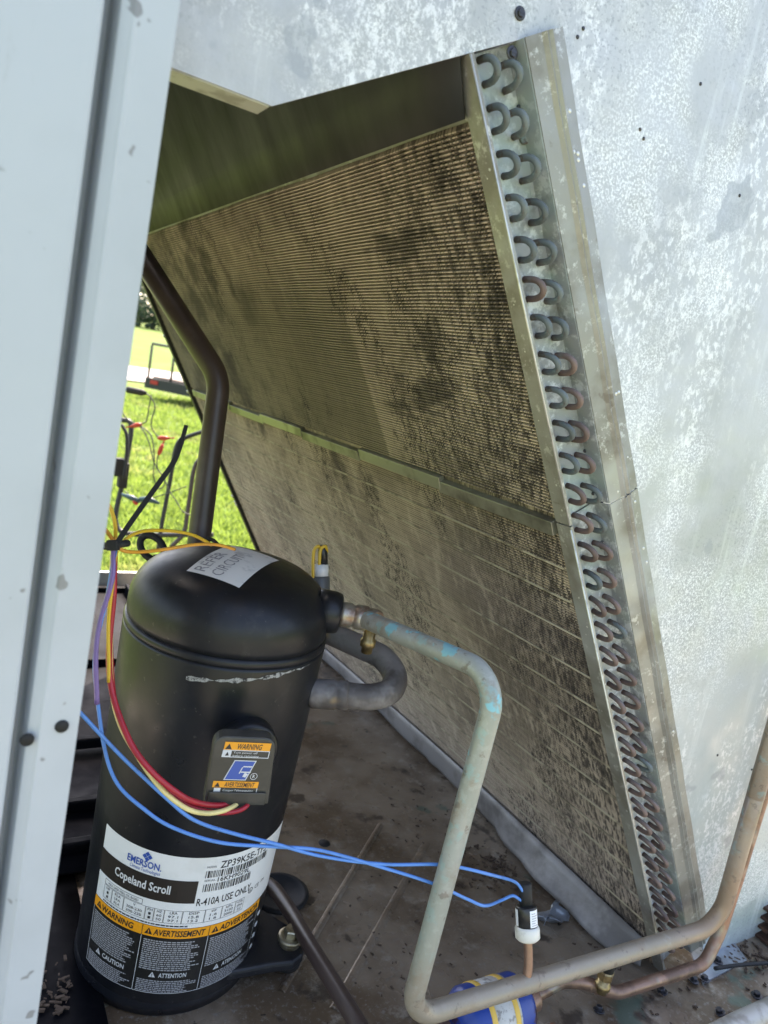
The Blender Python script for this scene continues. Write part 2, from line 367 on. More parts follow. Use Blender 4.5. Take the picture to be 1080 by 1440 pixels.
# ------------------------------------------------------------------ lettering
def text2d(s, h, bold=0., italic=0., res=2):
    cu = bpy.data.curves.new('t', 'FONT'); cu.body = s; cu.size = 1; cu.offset = bold; cu.resolution_u = res; cu.shear = italic
    o = bpy.data.objects.new('t', cu); COL.objects.link(o)
    dg = bpy.context.evaluated_depsgraph_get(); me = bpy.data.meshes.new_from_object(o.evaluated_get(dg))
    v = np.array([q.co[:2] for q in me.vertices]); f = [list(p.vertices) for p in me.polygons]
    bpy.data.objects.remove(o); bpy.data.curves.remove(cu); bpy.data.meshes.remove(me)
    v[:, 0] -= v[:, 0].min(); v *= h/.70
    return v, f
class Print:
    """flat print laid on a surface through fn(u, v, lift) -> point"""
    def __init__(s, fn): s.g = G(); s.fn = fn
    def text(s, t, u, v, h, m=0, wid=None, bold=0., italic=0., lift=.0006, ctr=False):
        vv, ff = text2d(t, h, bold, italic)
        wv = vv[:, 0].max()
        if wid: vv[:, 0] *= wid/wv; wv = wid
        if ctr: u = u-wv/2
        b = len(s.g.v); s.g.v += [Vector(s.fn(u+x, v+y, lift)) for x, y in vv]
        for f in ff: s.g.face([b+i for i in f], m)
    def quad(s, u0, u1, v0, v1, m=0, lift=.0003, n=1, skew=0.):
        b = len(s.g.v)
        for i in range(n+1):
            u = u0+(u1-u0)*i/n
            s.g.v += [Vector(s.fn(u, v0, lift)), Vector(s.fn(u+skew, v1, lift))]
        for i in range(n): a = b+2*i; s.g.face([a, a+2, a+3, a+1], m)
    def tri(s, pts, m=0, lift=.0006):
        s.g.poly([s.fn(u, v, lift) for u, v in pts], m)
    def frame(s, u0, u1, v0, v1, t, m=0, lift=.0006, n=4):
        s.quad(u0, u1, v0, v0+t, m, lift, n); s.quad(u0, u1, v1-t, v1, m, lift, n)
        s.quad(u0, u0+t, v0+t, v1-t, m, lift); s.quad(u1-t, u1, v0+t, v1-t, m, lift)
    def lines(s, u0, u1, v0, v1, n, m=0, lift=.0006, fill=.5, ragged=.25):   # body print too small to read
        dv = (v1-v0)/n
        for i in range(n):
            vv = v1-(i+1)*dv; u = u0; end = u1-random.random()*ragged*(u1-u0)
            while u < end:
                wl = random.uniform(.0012, .0042); e = min(u+wl, end)
                s.quad(u, e, vv, vv+dv*fill, m, lift); u = e+.0007
    def warn(s, u, v, h, m=0, m2=1, lift=.0007):
        s.tri([(u, v), (u+h*1.1, v), (u+h*.55, v+h)], m, lift)
        s.quad(u+h*.49, u+h*.61, v+h*.3, v+h*.68, m2, lift+.0002); s.quad(u+h*.49, u+h*.61, v+h*.12, v+h*.22, m2, lift+.0002)

# ================================================================== GROUND AND BACKGROUND
GZ = -0.30
def rise(x, y):
    d_ = math.hypot(x, y); return GZ+max(0, d_-13)*.034
g = G(); rad = [0, 1, 2.5, 5, 9, 13, 16, 22, 32, 46, 70, 100, 150, 220, 300]; nb_ = 48
for i in range(len(rad)-1):
    for k in range(nb_):
        q = []
        for (r_, k_) in ((rad[i], k), (rad[i+1], k), (rad[i+1], k+1), (rad[i], k+1)):
            an = 2*math.pi*k_/nb_; x, y = r_*math.sin(an), r_*math.cos(an); q.append((x, y, rise(x, y)))
        if rad[i] == 0: q = q[1:]
        g.poly(q)
part('lawn', g, 'lawn', kind='structure')
g = G(); g.poly([(-1.6, -1.3, GZ+.004), (-.3, -2.0, GZ+.004), (1.8, -1.8, GZ+.004), (3.0, -.9, GZ+.004), (3.1, 1.2, GZ+.004), (2.2, 1.95, GZ+.004), (-.3, 1.85, GZ+.004), (-1.2, 1.2, GZ+.004)]); part('bare_bounce_ground', g, 'bare', kind='structure')  # unseen pale pad added to bounce neutral light into the unit
def onG(x, y):
    a_ = ray(x, y)
    for i in range(1, 4000):
        p = CP+a_*(i*.05)
        if p.z <= rise(p.x, p.y): return p
    return p
ra, rb, rc = onG(185, 537), onG(185, 517), onG(255, 546)
d_ = (rc-ra); d_.z = 0; d_.normalize(); g = G(); wdt = rb-ra; wdt.z = 0; wdt -= d_*wdt.dot(d_)
for i in range(-20, 60):
    q = [ra+d_*i*1.5, ra+d_*(i+1)*1.5, ra+d_*(i+1)*1.5+wdt, ra+d_*i*1.5+wdt]
    for p in q: p.z = rise(p.x, p.y)+.03
    g.poly(q)
part('gravel_road', g, 'gravel', kind='structure')
# grass blades over the part of the lawn that can be seen past the unit
def blades():
    N = 70000
    dist = 1.9 + 13*rng.random(N)**2.0
    az = R(-2) + R(34)*rng.random(N)
    x = dist*np.sin(az); y = dist*np.cos(az)
    keep = ~((x > -.2) & (x < 1.4) & (y < 1.78)); x, y, dist = x[keep], y[keep], dist[keep]; n = len(x)
    h = (.020+.032*rng.random(n))*(.8+dist*.03); wd = (.004+.003*rng.random(n))*(1+dist*.16); t = rng.random(n)*6.283
    lx, ly = (rng.random(n)-.5)*.05, (rng.random(n)-.5)*.05
    v = np.zeros((n, 3, 3)); v[:, 0] = np.stack([x-np.cos(t)*wd, y-np.sin(t)*wd, np.full(n, GZ)], 1)
    v[:, 1] = np.stack([x+np.cos(t)*wd, y+np.sin(t)*wd, np.full(n, GZ)], 1); v[:, 2] = np.stack([x+lx, y+ly, GZ+h], 1)
    me = bpy.data.meshes.new('grass'); me.vertices.add(n*3); me.vertices.foreach_set('co', v.ravel())
    me.loops.add(n*3); me.loops.foreach_set('vertex_index', np.arange(n*3)); me.polygons.add(n)
    me.polygons.foreach_set('loop_start', np.arange(n)*3); me.polygons.foreach_set('loop_total', np.full(n, 3))
    me.update(calc_edges=True); me.materials.append(M['blade'])
    o = bpy.data.objects.new('grass', me); COL.objects.link(o)
    tag(o, 'sunlit yellow-green mown grass behind the open unit', 'grass', kind='stuff')
blades()

def tree(px, py, dist, h, crown_r, label, n=1500, lm='leaf'):
    base = onD(px, py, dist); base.z = rise(base.x, base.y)-.05
    t = thing('tree', base, label, 'tree', 'trees beyond the lawn')
    g = G(); g.tube([base, base+Vector((.1, 0, h*.35)), base+Vector((.0, .1, h*.8))], [h*.035, h*.026, h*.008], 8)
    for k in range(5):
        a = k*1.3; z = h*(.3+.1*k); g.tube([base+Vector((0, 0, z)), base+Vector((math.cos(a)*crown_r*.7, math.sin(a)*crown_r*.7, z+h*.15))], [h*.012, h*.004], 5)
    part('trunk', g, 'bark', t)
    g = G(); cl = [(Vector((random.gauss(0, .42)*crown_r, random.gauss(0, .42)*crown_r, h*(.10+.8*random.random()))), random.uniform(.2, .42)*crown_r) for _ in range(26)]
    for _ in range(n):
        c, rr = random.choice(cl); dv = Vector((random.gauss(0, 1), random.gauss(0, 1), random.gauss(0, 1))).normalized()
        p = base+c+dv*rr*random.random()**.4; s_ = random.uniform(.12, .3); x, y = orth(Vector((random.gauss(0, 1), random.gauss(0, 1), random.gauss(0, 1)+.01)))
        g.poly([p-x*s_, p+y*s_*.6, p+x*s_, p-y*s_*.6])
    part('crown', g, lm, t, recalc=False)
tree(213, 474, 62, 5.2, 2.9, 'rounded dark green tree beside the edge of the coil, behind the trailer')
tree(183, 470, 66, 4.4, 2.0, 'pale thin leaved tree just right of the painted post in the distance', 1100, 'leaf_pale')
tree(262, 480, 70, 6.5, 3.2, 'dark tree hidden mostly behind the tilted coil edge')
tree(140, 466, 75, 5.5, 3.0, 'distant tree hidden behind the painted post')

# utility trailer
a = onZ(203, 560, GZ); b = onZ(258, 572, GZ)
a = a; d = (b-a); d.z = 0; d.normalize(); q = Vector((-d.y, d.x, 0))
if q.y < 0: q = -q
U = Vector((0, 0, 1)); sc = (a-CP).length*1.0/F
t = thing('utility_trailer', a, 'black utility trailer with a tubular side rail parked on the grass', 'trailer')
bz = 28*sc; bh = 14*sc; L = 2.6
deck = a+U*(bz)
P = lambda u, v, z: deck+d*u+q*v+U*z
g = G(); g.hexa([P(-.03, 0, -bh), P(L, 0, -bh), P(L, .06, -bh), P(-.03, .06, -bh), P(-.03, 0, 0), P(L, 0, 0), P(L, .06, 0), P(-.03, .06, 0)])
g.hexa([P(-.03, 1.3, -bh), P(L, 1.3, -bh), P(L, 1.36, -bh), P(-.03, 1.36, -bh), P(-.03, 1.3, 0), P(L, 1.3, 0), P(L, 1.36, 0), P(-.03, 1.36, 0)])
g.hexa([P(-.03, .07, -bh), P(.04, .07, -bh), P(.04, 1.29, -bh), P(-.03, 1.29, -bh), P(-.03, .07, -.01), P(.04, .07, -.01), P(.04, 1.29, -.01), P(-.03, 1.29, -.01)])
part('chassis', g, 'trailer', t)
rh = 44*sc
for v in (.03, 1.33):
    g = G(); g.tube([P(0, v, rh), P(L, v, rh)], .02, 8); part('rail', g, 'trailer', t)
    for u in (0, 24*sc*1.5, 24*sc*3, L-.02):
        g = G(); g.tube([P(u, v, 0), P(u, v, rh-.02)], .019, 8); part('rail_post', g, 'trailer', t)
for k in range(7):
    g = G(); g.hexa([P(.05, .08+k*.173, .0), P(L, .08+k*.173, .0), P(L, .245+k*.173, 0), P(.05, .245+k*.173, 0), P(.05, .08+k*.173, .03), P(L, .08+k*.173, .03), P(L, .245+k*.173, .03), P(.05, .245+k*.173, .03)])
    part('deck_plank', g, 'trailer_wood', t)
g = G(); g.hexa([P(.08, -.012, -.09), P(.22, -.012, -.09), P(.22, -.001, -.09), P(.08, -.001, -.09), P(.08, -.012, -.03), P(.22, -.012, -.03), P(.22, -.001, -.03), P(.08, -.001, -.03)])
part('tail_light', g, 'tail_light', t)
for v in (-.12, 1.3):
    c = P(1.35, v, -.04); c.z = GZ+.26
    g = G(); g.lathe([(.12, 0), (.24, 0), (.26, .03), (.26, .15), (.24, .18), (.12, .18)], 28, c, q); part('tyre', g, 'tyre', t)

# black tubular cart left standing on the grass behind the unit, and the meter leads hung on it
def bgp(x, y, dd=2.15): return onD(x, y, dd)
t = thing('folding_cart', Vector((bgp(235, 760).x, bgp(235, 760).y, GZ)), 'black tubular folding cart frame standing on the grass behind the compressor', 'cart')
p1 = [bgp(222, 775), bgp(228, 735), bgp(240, 672), bgp(248, 628), bgp(262, 615), bgp(310, 600), bgp(380, 580)]
g = G(); g.tube(smooth(p1, 5), .0062, 10); part('frame_tube', g, 'trailer', t)
p2 = [bgp(240, 770), bgp(258, 750), bgp(263, 725), bgp(268, 690), bgp(273, 660), bgp(283, 645), bgp(310, 637)]
g = G(); g.tube(smooth(p2, 5), .0068, 10); part('frame_tube', g, 'brown_pipe', t, 'dark brown inner tube of the cart')
p3 = [bgp(150, 585), bgp(170, 590), bgp(183, 594), bgp(184, 610), bgp(179, 640), bgp(172, 680), bgp(164, 715), bgp(163, 735), bgp(172, 748), bgp(200, 752), bgp(255, 752), bgp(300, 752)]
g = G(); g.tube(smooth(p3, 5), .0075, 10); part('handle_tube', g, 'trailer', t)
g = G(); g.tube(smooth([bgp(171, 597, 2.1), bgp(178, 612, 2.1), bgp(178, 640, 2.1), bgp(174, 675, 2.1)], 5), .005, 8); part('hanging_strap', g, 'rubber', t)
c = bgp(169, 657, 2.12); g = G(); g.box(c, (.035, .03, .052)); part('grip_block', g, 'rubber', t, bevel=.004)
c = bgp(173, 668, 2.13); g = G(); g.box(c, (.026, .03, .075)); part('latch_block', g, 'rubber', t, bevel=.004)
def clip(c, dirv, t):
    dirv = dirv.normalized(); x, y = orth(dirv); g = G()
    g.tube([c-dirv*.016, c-dirv*.006, c+dirv*.006, c+dirv*.016], [.003, .0065, .006, .0028], 8)
    g.box(c+dirv*.022, (.0035, .0035, .014), (x, y, dirv)); part('alligator_clip', g, 'clip_red', t)
def lead(label, pts, clips, dd):
    t = thing('test_lead', bgp(*pts[0], dd), label, 'test lead', 'meter test leads hung behind the unit')
    g = G(); g.tube(smooth([bgp(x, y, dd) for x, y in pts], 6), .0016, 6); part('cable', g, 'lead', t)
    for (x, y, x2, y2) in clips: clip(bgp(x, y, dd), bgp(x2, y2, dd)-bgp(x, y, dd), t)
    return t
t = lead('thin test lead with a black plug on top and a red clip below', [(206, 553), (213, 560), (218, 572), (214, 588), (213, 600), (220, 612), (226, 616)], [(230, 616, 240, 616)], 1.95)
c = bgp(190, 550, 1.95); g = G(); g.tube([bgp(176, 547, 1.95), bgp(180, 548, 1.95), bgp(200, 552, 1.95), bgp(206, 553, 1.95)], [.004, .009, .009, .004], 10); part('plug', g, 'rubber', t)
lead('long test lead running from a red clip beside the painted post', [(168, 575), (180, 590), (197, 600), (208, 618), (214, 640), (219, 655), (230, 672), (238, 690), (248, 705), (258, 720), (275, 726)], [(192, 598, 182, 600)], 1.98)
lead('curled test lead with a red clip pointing up in the middle of the tangle', [(213, 555), (209, 575), (206, 592), (198, 598), (212, 612), (217, 640), (216, 668), (222, 686), (230, 684), (231, 672), (222, 660), (221, 645), (225, 636)], [(226, 632, 230, 622)], 1.96)
lead('loose test lead lying across the black cart tubes', [(175, 690), (195, 706), (215, 700), (238, 693), (262, 684)], [], 2.05)
t = thing('pliers', bgp(198, 704, 2.0), 'dark teal handled pliers lying with the leads behind the unit', 'pliers')
g = G(); g.tube([bgp(171, 695, 2.0), bgp(185, 700, 2.0), bgp(196, 705, 2.0)], [.004, .008, .006], 8); g.tube([bgp(196, 702, 2.0), bgp(210, 702, 2.0), bgp(224, 708, 2.0)], [.006, .009, .003], 8); part('handle', g, 'teal', t)
g = G(); g.tube([bgp(188, 704, 2.0), bgp(193, 709, 2.0)], .006, 8); part('pivot', g, 'clip_red', t)

# ================================================================== CABINET
YL = 0.4132; TH = R(31.2)
O = Vector((.7473, YL, 0)); cu_ = Vector((-math.sin(TH), 0, math.cos(TH))); wv = Vector((math.cos(TH), 0, math.sin(TH))); hv = Vector((0, 1, 0))
def K(s, w_, y): return O + cu_*s + wv*w_ + hv*y        # along the coil, across its thickness, depth
YF = 1.54-YL                                            # coil depth
cab = thing('unit_cabinet', (.5, .42, 0), 'weathered galvanised air conditioner cabinet with its side opened', 'cabinet')
YW = YL+.003
K1 = onY(385, 150, YL); ZT = .736
LT = K(.9415, 0, 0)
# partition wall with the cut-out for the coil and the compressor bay
wl = [(1.75, 0), (1.75, 1.45), (-.12, 1.45), (-.12, ZT), (K1.x, ZT)]
e = K(.9415, .043, 0); f_ = K(.925, .043, 0); f2 = K(.925, .066, 0); f0 = K(0, .066, 0)
wl += [(e.x, e.z), (f_.x, f_.z), (f2.x, f2.z), (O.x+.066/math.cos(TH), 0)]
g = G(); g.prism([(x, YW, z) for x, z in wl][::-1], (0, .0015, 0))
part('partition_wall', g, 'galv', cab)
# return lip of the horizontal edge and of the sloped edge
g = G(); g.prism([(-.12, YW+.0017, ZT-.0005), (K1.x-.001, YW+.0017, ZT-.0005), (K1.x-.001, YW+.02, ZT-.0005), (-.12, YW+.02, ZT-.0005)], (0, 0, .0015)); part('edge_lip', g, 'bright_edge', cab)
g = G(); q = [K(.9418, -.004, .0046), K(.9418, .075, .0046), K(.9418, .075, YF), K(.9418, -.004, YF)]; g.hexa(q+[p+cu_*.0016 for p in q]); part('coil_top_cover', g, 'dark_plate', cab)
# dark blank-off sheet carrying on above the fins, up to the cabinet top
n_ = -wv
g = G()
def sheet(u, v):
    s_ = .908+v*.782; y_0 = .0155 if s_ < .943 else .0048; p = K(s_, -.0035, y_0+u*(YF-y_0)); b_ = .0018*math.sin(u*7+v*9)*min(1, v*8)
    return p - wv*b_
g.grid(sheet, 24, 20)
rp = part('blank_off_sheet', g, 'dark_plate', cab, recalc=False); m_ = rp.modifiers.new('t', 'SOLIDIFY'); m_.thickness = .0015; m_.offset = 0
# the cabinet roof above, out of the picture, and a side cover over the back of the coil
g = G(); g.box((.815, 1.02, 1.4585), (1.87, 1.30, .015)); part('cabinet_top', g, 'galv', cab)
g = G(); g.box((1.745, 1.02, .72), (.0015, 1.17, 1.42)); part('end_panel', g, 'galv', cab)
g = G(); g.box((-.16, .95, 1.0), (.0015, 1.16, .90)); part('unseen_left_shade', g, 'galv', cab)  # unseen sheet added on the left to darken the bay, open below for bounce
g = G(); g.box((.22, 1.60, 1.115), (.76, .0015, .67)); part('unseen_rear_shade', g, 'galv', cab)  # unseen sheet added to block light through the upper rear opening
# floor pan
g = G()
g.poly([(-.25, .318, 0), (1.75, .318, 0), (1.75, 1.74, 0), (-.25, 1.74, 0)])
g.poly([(-.25, .318, -.06), (1.75, .318, -.06), (1.75, 1.74, -.06), (-.25, 1.74, -.06)][::-1])
for q1, q2 in (((-.25, .318), (1.75, .318)), ((1.75, .318), (1.75, 1.74)), ((1.75, 1.74), (-.25, 1.74)), ((-.25, 1.74), (-.25, .318))):
    g.poly([(*q1, -.06), (*q2, -.06), (*q2, 0), (*q1, 0)])
part('floor_pan', g, 'pan', cab)
g = G(); g.box((.75, 1.742, .0), (2.0, .012, .10)); part('rear_rail', g, 'casing', cab, bevel=.002)
fr = [(-.25, .328, .008), (.4, .328, .008), (.76, .33, .009), (1.0, .326, .008), (1.75, .326, .008)]
g = G(); g.tube(fr, .0125, 14); part('front_rail', g, 'pale_rail', cab)
# pressed ribs in the pan
for (p, q_, wd, hh) in ((( 535, 1160), (395, 1395), .0045, .003), ((600, 1185), (470, 1420), .006, .0016), ((355, 1330), (300, 1400), .004, .003)):
    a, b = onZ(*p), onZ(*q_); dd = (b-a).normalized(); nn = Vector((-dd.y, dd.x, 0)); g = G()
    prof = [(-1, 0), (-.6, .7), (0, 1), (.6, .7), (1, 0)]
    ring = lambda c: [c+nn*wd*x+Vector((0, 0, hh*z-.0003)) for x, z in prof]
    A_, B_ = ring(a), ring(b)
    for i in range(4): g.poly([A_[i], B_[i], B_[i+1], A_[i+1]])
    part('pressed_rib', g, 'pan', cab)
c = onZ(393, 1258); g = G(); g.lathe([(.033, 0), (.034, .0035), (.031, .005), (.0275, .0045), (.026, .0012), (0, .001)], 36, c); part('drain_grommet', g, 'rubber', cab)
c = onZ(456, 1186); g = G(); g.lathe([(.0075, 0), (.0075, .0008), (0, .0009)], 18, c); part('pan_hole', g, 'hole', cab)
# front corner post and access panel (folded sheet profiles run up the corner)
YP = .335
def PX(px): return onY(px, 300, YP).x
xr = PX(213); xb = PX(157); xg = PX(131); xe = PX(111)
def folded(name, prof, mt, th=.0014):
    g = G(); n = len(prof); b = len(g.v)
    for z in (-.30, 1.46):
        for (x, y) in prof: g.v.append(Vector((x+.0195*(z-.652), y, z)))
    for i in range(n-1): g.face([b+i, b+i+1, b+n+i+1, b+n+i], 0, False)
    o = part(name, g, mt, cab, recalc=False); s_ = o.modifiers.new('s', 'SOLIDIFY'); s_.thickness = th; s_.offset = 1
    bv = o.modifiers.new('b', 'BEVEL'); bv.width = .0011; bv.segments = 3; bv.angle_limit = R(25)
    return o
folded('corner_post', [(xe-.014, YP+.0215), (xg-.0010, YP+.0210), (xg-.0006, YP+.013), (xg+.0010, YP+.0040), (xg+.0045, YP+.0014), (xb-.001, YP), (xb+.001, YP+.0004), (xr, YP+.0012), (xr, YP+.028)][::-1], 'post')
folded('access_panel', [(-.55, YP+.0005), (xe-.0012, YP+.0005), (xe, YP+.0016), (xe, YP+.017), (xe-.02, YP+.0175)][::-1], 'post')
for (x, y) in ((38, 1041), (87, 1022)):
    c = onY(x, y, YP+.0002); g = G(); g.lathe([(.0032, -.0006), (.0030, .0003), (.0, .0004)], 18, c, Vector((0, -1, 0))); part('bolt_hole', g, 'hole', cab)
# screws in the wall
for (x, y, r_) in ((731, 19, .0028), (720, 75, .0030)):
    part('screw', screw_g(onY(x, y, YW-.0002), (0, -1, 0), r_), 'screw', cab)
for (x, y) in ((1057, 1082), (1040, 275), (905, 195), (900, 182), (820, 40), (812, 52), (1009, 1062), (985, 118)):
    g = G(); g.lathe([(.0014, 0), (.0012, .0006), (0, .0008)], 10, onY(x, y, YW), Vector((0, -1, 0))); part('rust_pit', g, 'screw', cab)

# ================================================================== COIL
coil = thing('condenser_coil', (.747, .95, 0), 'tilted condenser coil slab with dirty fins and copper return bends', 'coil')
# fin face: corrugated rows running into the depth, plus core block
g = G()
s0, s1, pitch_ = .028, .9365, .0030
prof = []; s_ = s0
nrow = int((.905-s0)/pitch_)
for i in range(nrow):
    s_ = s0+i*pitch_; k = 1.0+.25*math.sin(i*1.7)
    if abs(s_-.597) < .010: continue
    prof += [(s_, .0012), (s_+pitch_*.34, -.0014*k), (s_+pitch_*.68, -.0014*k)]
prof.append((.906, .0012))
NY = 56; b = len(g.v); n = len(prof)
for j in range(NY+1):
    y = .0155+(YF-.03)*j/NY
    for (ss, ww) in prof:
        sag = .0016*math.sin(j*.36+ss*7)+.0008*math.sin(j*.95+ss*19)
        g.v.append(K(ss+.25*sag, ww+.004, y))
for j in range(NY):
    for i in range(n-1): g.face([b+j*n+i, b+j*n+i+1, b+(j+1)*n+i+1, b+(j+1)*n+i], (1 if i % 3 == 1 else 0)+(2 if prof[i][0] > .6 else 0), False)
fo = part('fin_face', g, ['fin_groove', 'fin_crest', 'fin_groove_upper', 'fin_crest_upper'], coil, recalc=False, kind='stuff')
g = G(); q = [K(.0, .006, .016), K(.0, .052, .016), K(.0, .052, YF), K(.0, .006, YF)]; g.hexa(q+[p+cu_*.935 for p in q]); part('fin_core', g, 'casing', coil)
# lighter rows every tube pitch in the lower half
for i in range(13):
    s_ = .075+i*.040+random.uniform(-.004, .004); g = G(); a0 = random.uniform(.0, .1)
    pts = [K(s_+.0012*math.sin(k*.7+i), .0022, .016+(YF-.04)*k/14) for k in range(15)]
    g.tube(pts, .0011, 5); part('tube_row', g, 'fin_pale', coil)
# seam strips between the two slabs
sy = [(.02, .19), (.185, .36), (.365, .54), (.535, .70), (.695, .86), (.855, 1.09)]
for i, (ya, yb) in enumerate(sy):
    off = .0022 if i % 2 else -.0022; sa = .5915+off
    g = G(); g.hexa([K(sa, .0045, ya), K(sa+.013, .0045, ya), K(sa+.013, .0045, yb), K(sa, .0045, yb), K(sa, -.0035-.001*(i % 2), ya), K(sa+.013, -.0025, ya), K(sa+.013, -.0025, yb), K(sa, -.0035-.001*(i % 2), yb)])
    part('seam_strip', g, 'seam', coil, bevel=.0006)
# near end casing: lip, tube plate, stepped flange (upper and lower slab)
def end_piece(sa, sb):
    pr = [(.0, .0155), (.0, .0), (.0016, .0), (.0016, .0135), (.0405, .0135), (.0425, -.0015), (.055, -.003), (.0575, -.0052), (.0600, -.0034), (.0625, -.0048), (.0650, -.003), (.0735, -.0022), (.0738, .0005)]
    for nm, sl_, mt in (('casing_lip', slice(0, 4), 'casing'), ('tube_plate', slice(3, 6), 'tube_plate'), ('end_flange', slice(5, 13), 'casing')):
        g = G(); P_ = pr[sl_]; n = len(P_); b = len(g.v); ns = 24
        for k in range(ns+1):
            s_ = sa+(sb-sa)*k/ns
            tp = 1+.10*(1-s_/.94)
            for (w_, y) in P_: g.v.append(K(s_, (w_ if w_ < .03 else .03+(w_-.03)*(1+.0*tp)), y+.0004*math.sin(s_*60+w_*80)*(1 if w_ > .05 else 0)))
        for k in range(ns):
            for i in range(n-1): g.face([b+k*n+i, b+k*n+i+1, b+(k+1)*n+i+1, b+(k+1)*n+i], 0, False)
        o = part(nm, g, mt, coil, recalc=False); sm = o.modifiers.new('s', 'SOLIDIFY'); sm.thickness = .0009; sm.offset = 1 if nm != 'tube_plate' else 1
end_piece(.604, .9415); end_piece(.0, .6025)
g = G(); g.tube([K(.9410, -.0003, -.0002), K(.604, -.0003, -.0002)], .0008, 6); part('bright_edge', g, 'bright_edge', coil)
g = G(); g.tube([K(.600, -.0003, -.0002), K(.005, -.0003, -.0002)], .0008, 6); part('bright_edge', g, 'bright_edge', coil)
# return bends
def bend_g(r=.0024, leg=.0055, span=.0140):
    pts = [Vector((0, .0, 0)), Vector((0, -leg, 0))]
    for k in range(1, 9):
        a = math.pi*k/9; pts.append(-cu_*(span/2)*(1-math.cos(a)) + Vector((0, -leg-math.sin(a)*span*.80, 0)))
    pts += [-cu_*span+Vector((0, -leg, 0)), -cu_*span]
    g = G(); g.tube(pts, r, 10)
    return g
protos = {}
for key, mt in (('t', 'bend_teal'), ('c', 'bend_copper')):
    o = part('return_bend', bend_g(), mt, coil, at=(0, 0, 0)); protos[key] = [o, False]
NB = 33
for i in range(NB):
    for c_, (ds, ww) in enumerate(((0, .0155), (-.0070, .0305))):
        s_ = .9375-.02795*i+ds
        if s_-.0145 < .004: continue
        pos = K(s_, ww, .0128)
        teal = random.random() < (1.15-(i/15.0)) if i < 18 else random.random() < .06
        o, used = protos['t' if teal else 'c']
        if not used: o.location = pos-wpos(coil); protos['t' if teal else 'c'][1] = True; bo = o
        else: bo = dup(o, coil, pos)
        bo.rotation_euler = (R(random.uniform(-4, 4)), R(random.uniform(-3, 3)), R(random.uniform(-7, 7)))
# screws, rivets and bare tube stubs on the end plate
for (s_, w_, r_, y_) in ((.5985, .0445, .0030, .0128), (.578, .0445, .0030, .0128), (.337, .0435, .0028, .0128), (.5765, .006, .0028, .0128), (.5905, .006, .0024, .0128), (.5585, .0085, .0026, .0128)):
    part('screw', screw_g(K(s_, w_, y_), (0, -1, 0), r_), 'screw', coil)
for s_, w_ in ((.716, .0400), (.674, .0400), (.650, .0400), (.6105, .0400), (.585, .0400), (.43, .0395), (.445, .0398), (.30, .0400), (.245, .0400), (.234, .0398), (.905, .0395)):
    g = G(); g.lathe([(.0016, 0), (.0015, .0012), (.0008, .0016), (0, .0016)], 10, K(s_, w_, .0128), Vector((0, -1, 0))); part('tube_plate_screw', g, 'screw', coil)
for s_, w_ in ((.886, .0390), (.560, .0400)):
    g = G(); g.lathe([(.0042, 0), (.0042, .002), (.0036, .0024), (.0030, .0012), (0, .0012)], 18, K(s_, w_, .0128), Vector((0, -1, 0))); part('tube_stub', g, 'bend_teal', coil)
for s_, w_ in ((.893, .068), (.868, .0655), (.866, .069), (.862, .0685), (.846, .0655), (.845, .0695), (.690, .0675), (.690, .0705), (.634, .068), (.622, .068), (.592, .0685), (.61, .0525), (.33, .069), (.545, .0695), (.53, .0705)):
    g = G(); g.lathe([(.0016, 0), (.0014, .0008), (0, .0010)], 10, K(s_, w_, -.0028), Vector((0, -1, 0))); part('rivet', g, 'rivet', coil)
for s_ in (.875, .870, .785, .75, .695, .64, .617, .53, .50, .49, .40, .33, .27):
    g = G(); g.lathe([(.0013, 0), (.0012, .0007), (0, .0009)], 10, K(s_, 0, random.uniform(.004, .010)), n_); part('rivet', g, 'rivet', coil)
# far end rail with screws
g = G(); a_ = [K(.01, -.004, YF-.012), K(.01, .04, YF-.012), K(.01, .04, YF+.002), K(.01, -.004, YF+.002)]; g.hexa(a_+[p+cu_*.93 for p in a_]); part('far_end_rail', g, 'trailer', coil, bevel=.001)
for s_ in (.80, .72, .60, .49, .475, .35, .335, .328):
    g = G(); g.lathe([(.0035, 0), (.003, .002), (0, .003)], 10, K(s_, -.0042, YF-.005), n_); part('rail_screw', g, 'rivet', coil)
# torn pale apron along the foot of the coil
g = G()
def apron(u, v):
    y = .018+u*(YF-.06)
    top = K(.045+.010*math.sin(u*5), -.002, y)
    wob = (.010*math.sin(u*9+.6)+.007*math.sin(u*23)+.004*math.sin(u*51))*(1 if u < .42 else .25)
    tear = .018 if (.0 < u < .30) else 0.
    low = Vector((O.x-.016-abs(wob)*(1.1-.9*u)-tear*math.sin(u/.30*math.pi), YL+y, .0035))
    p = top.lerp(low, v); p.z -= .006*math.sin(v*math.pi); p.x -= .002*math.sin(u*40)*v; return p
g.grid(apron, 60, 5); o = part('foot_channel', g, 'apron', coil, recalc=False); sm = o.modifiers.new('s', 'SOLIDIFY'); sm.thickness = .0012; sm.offset = 0

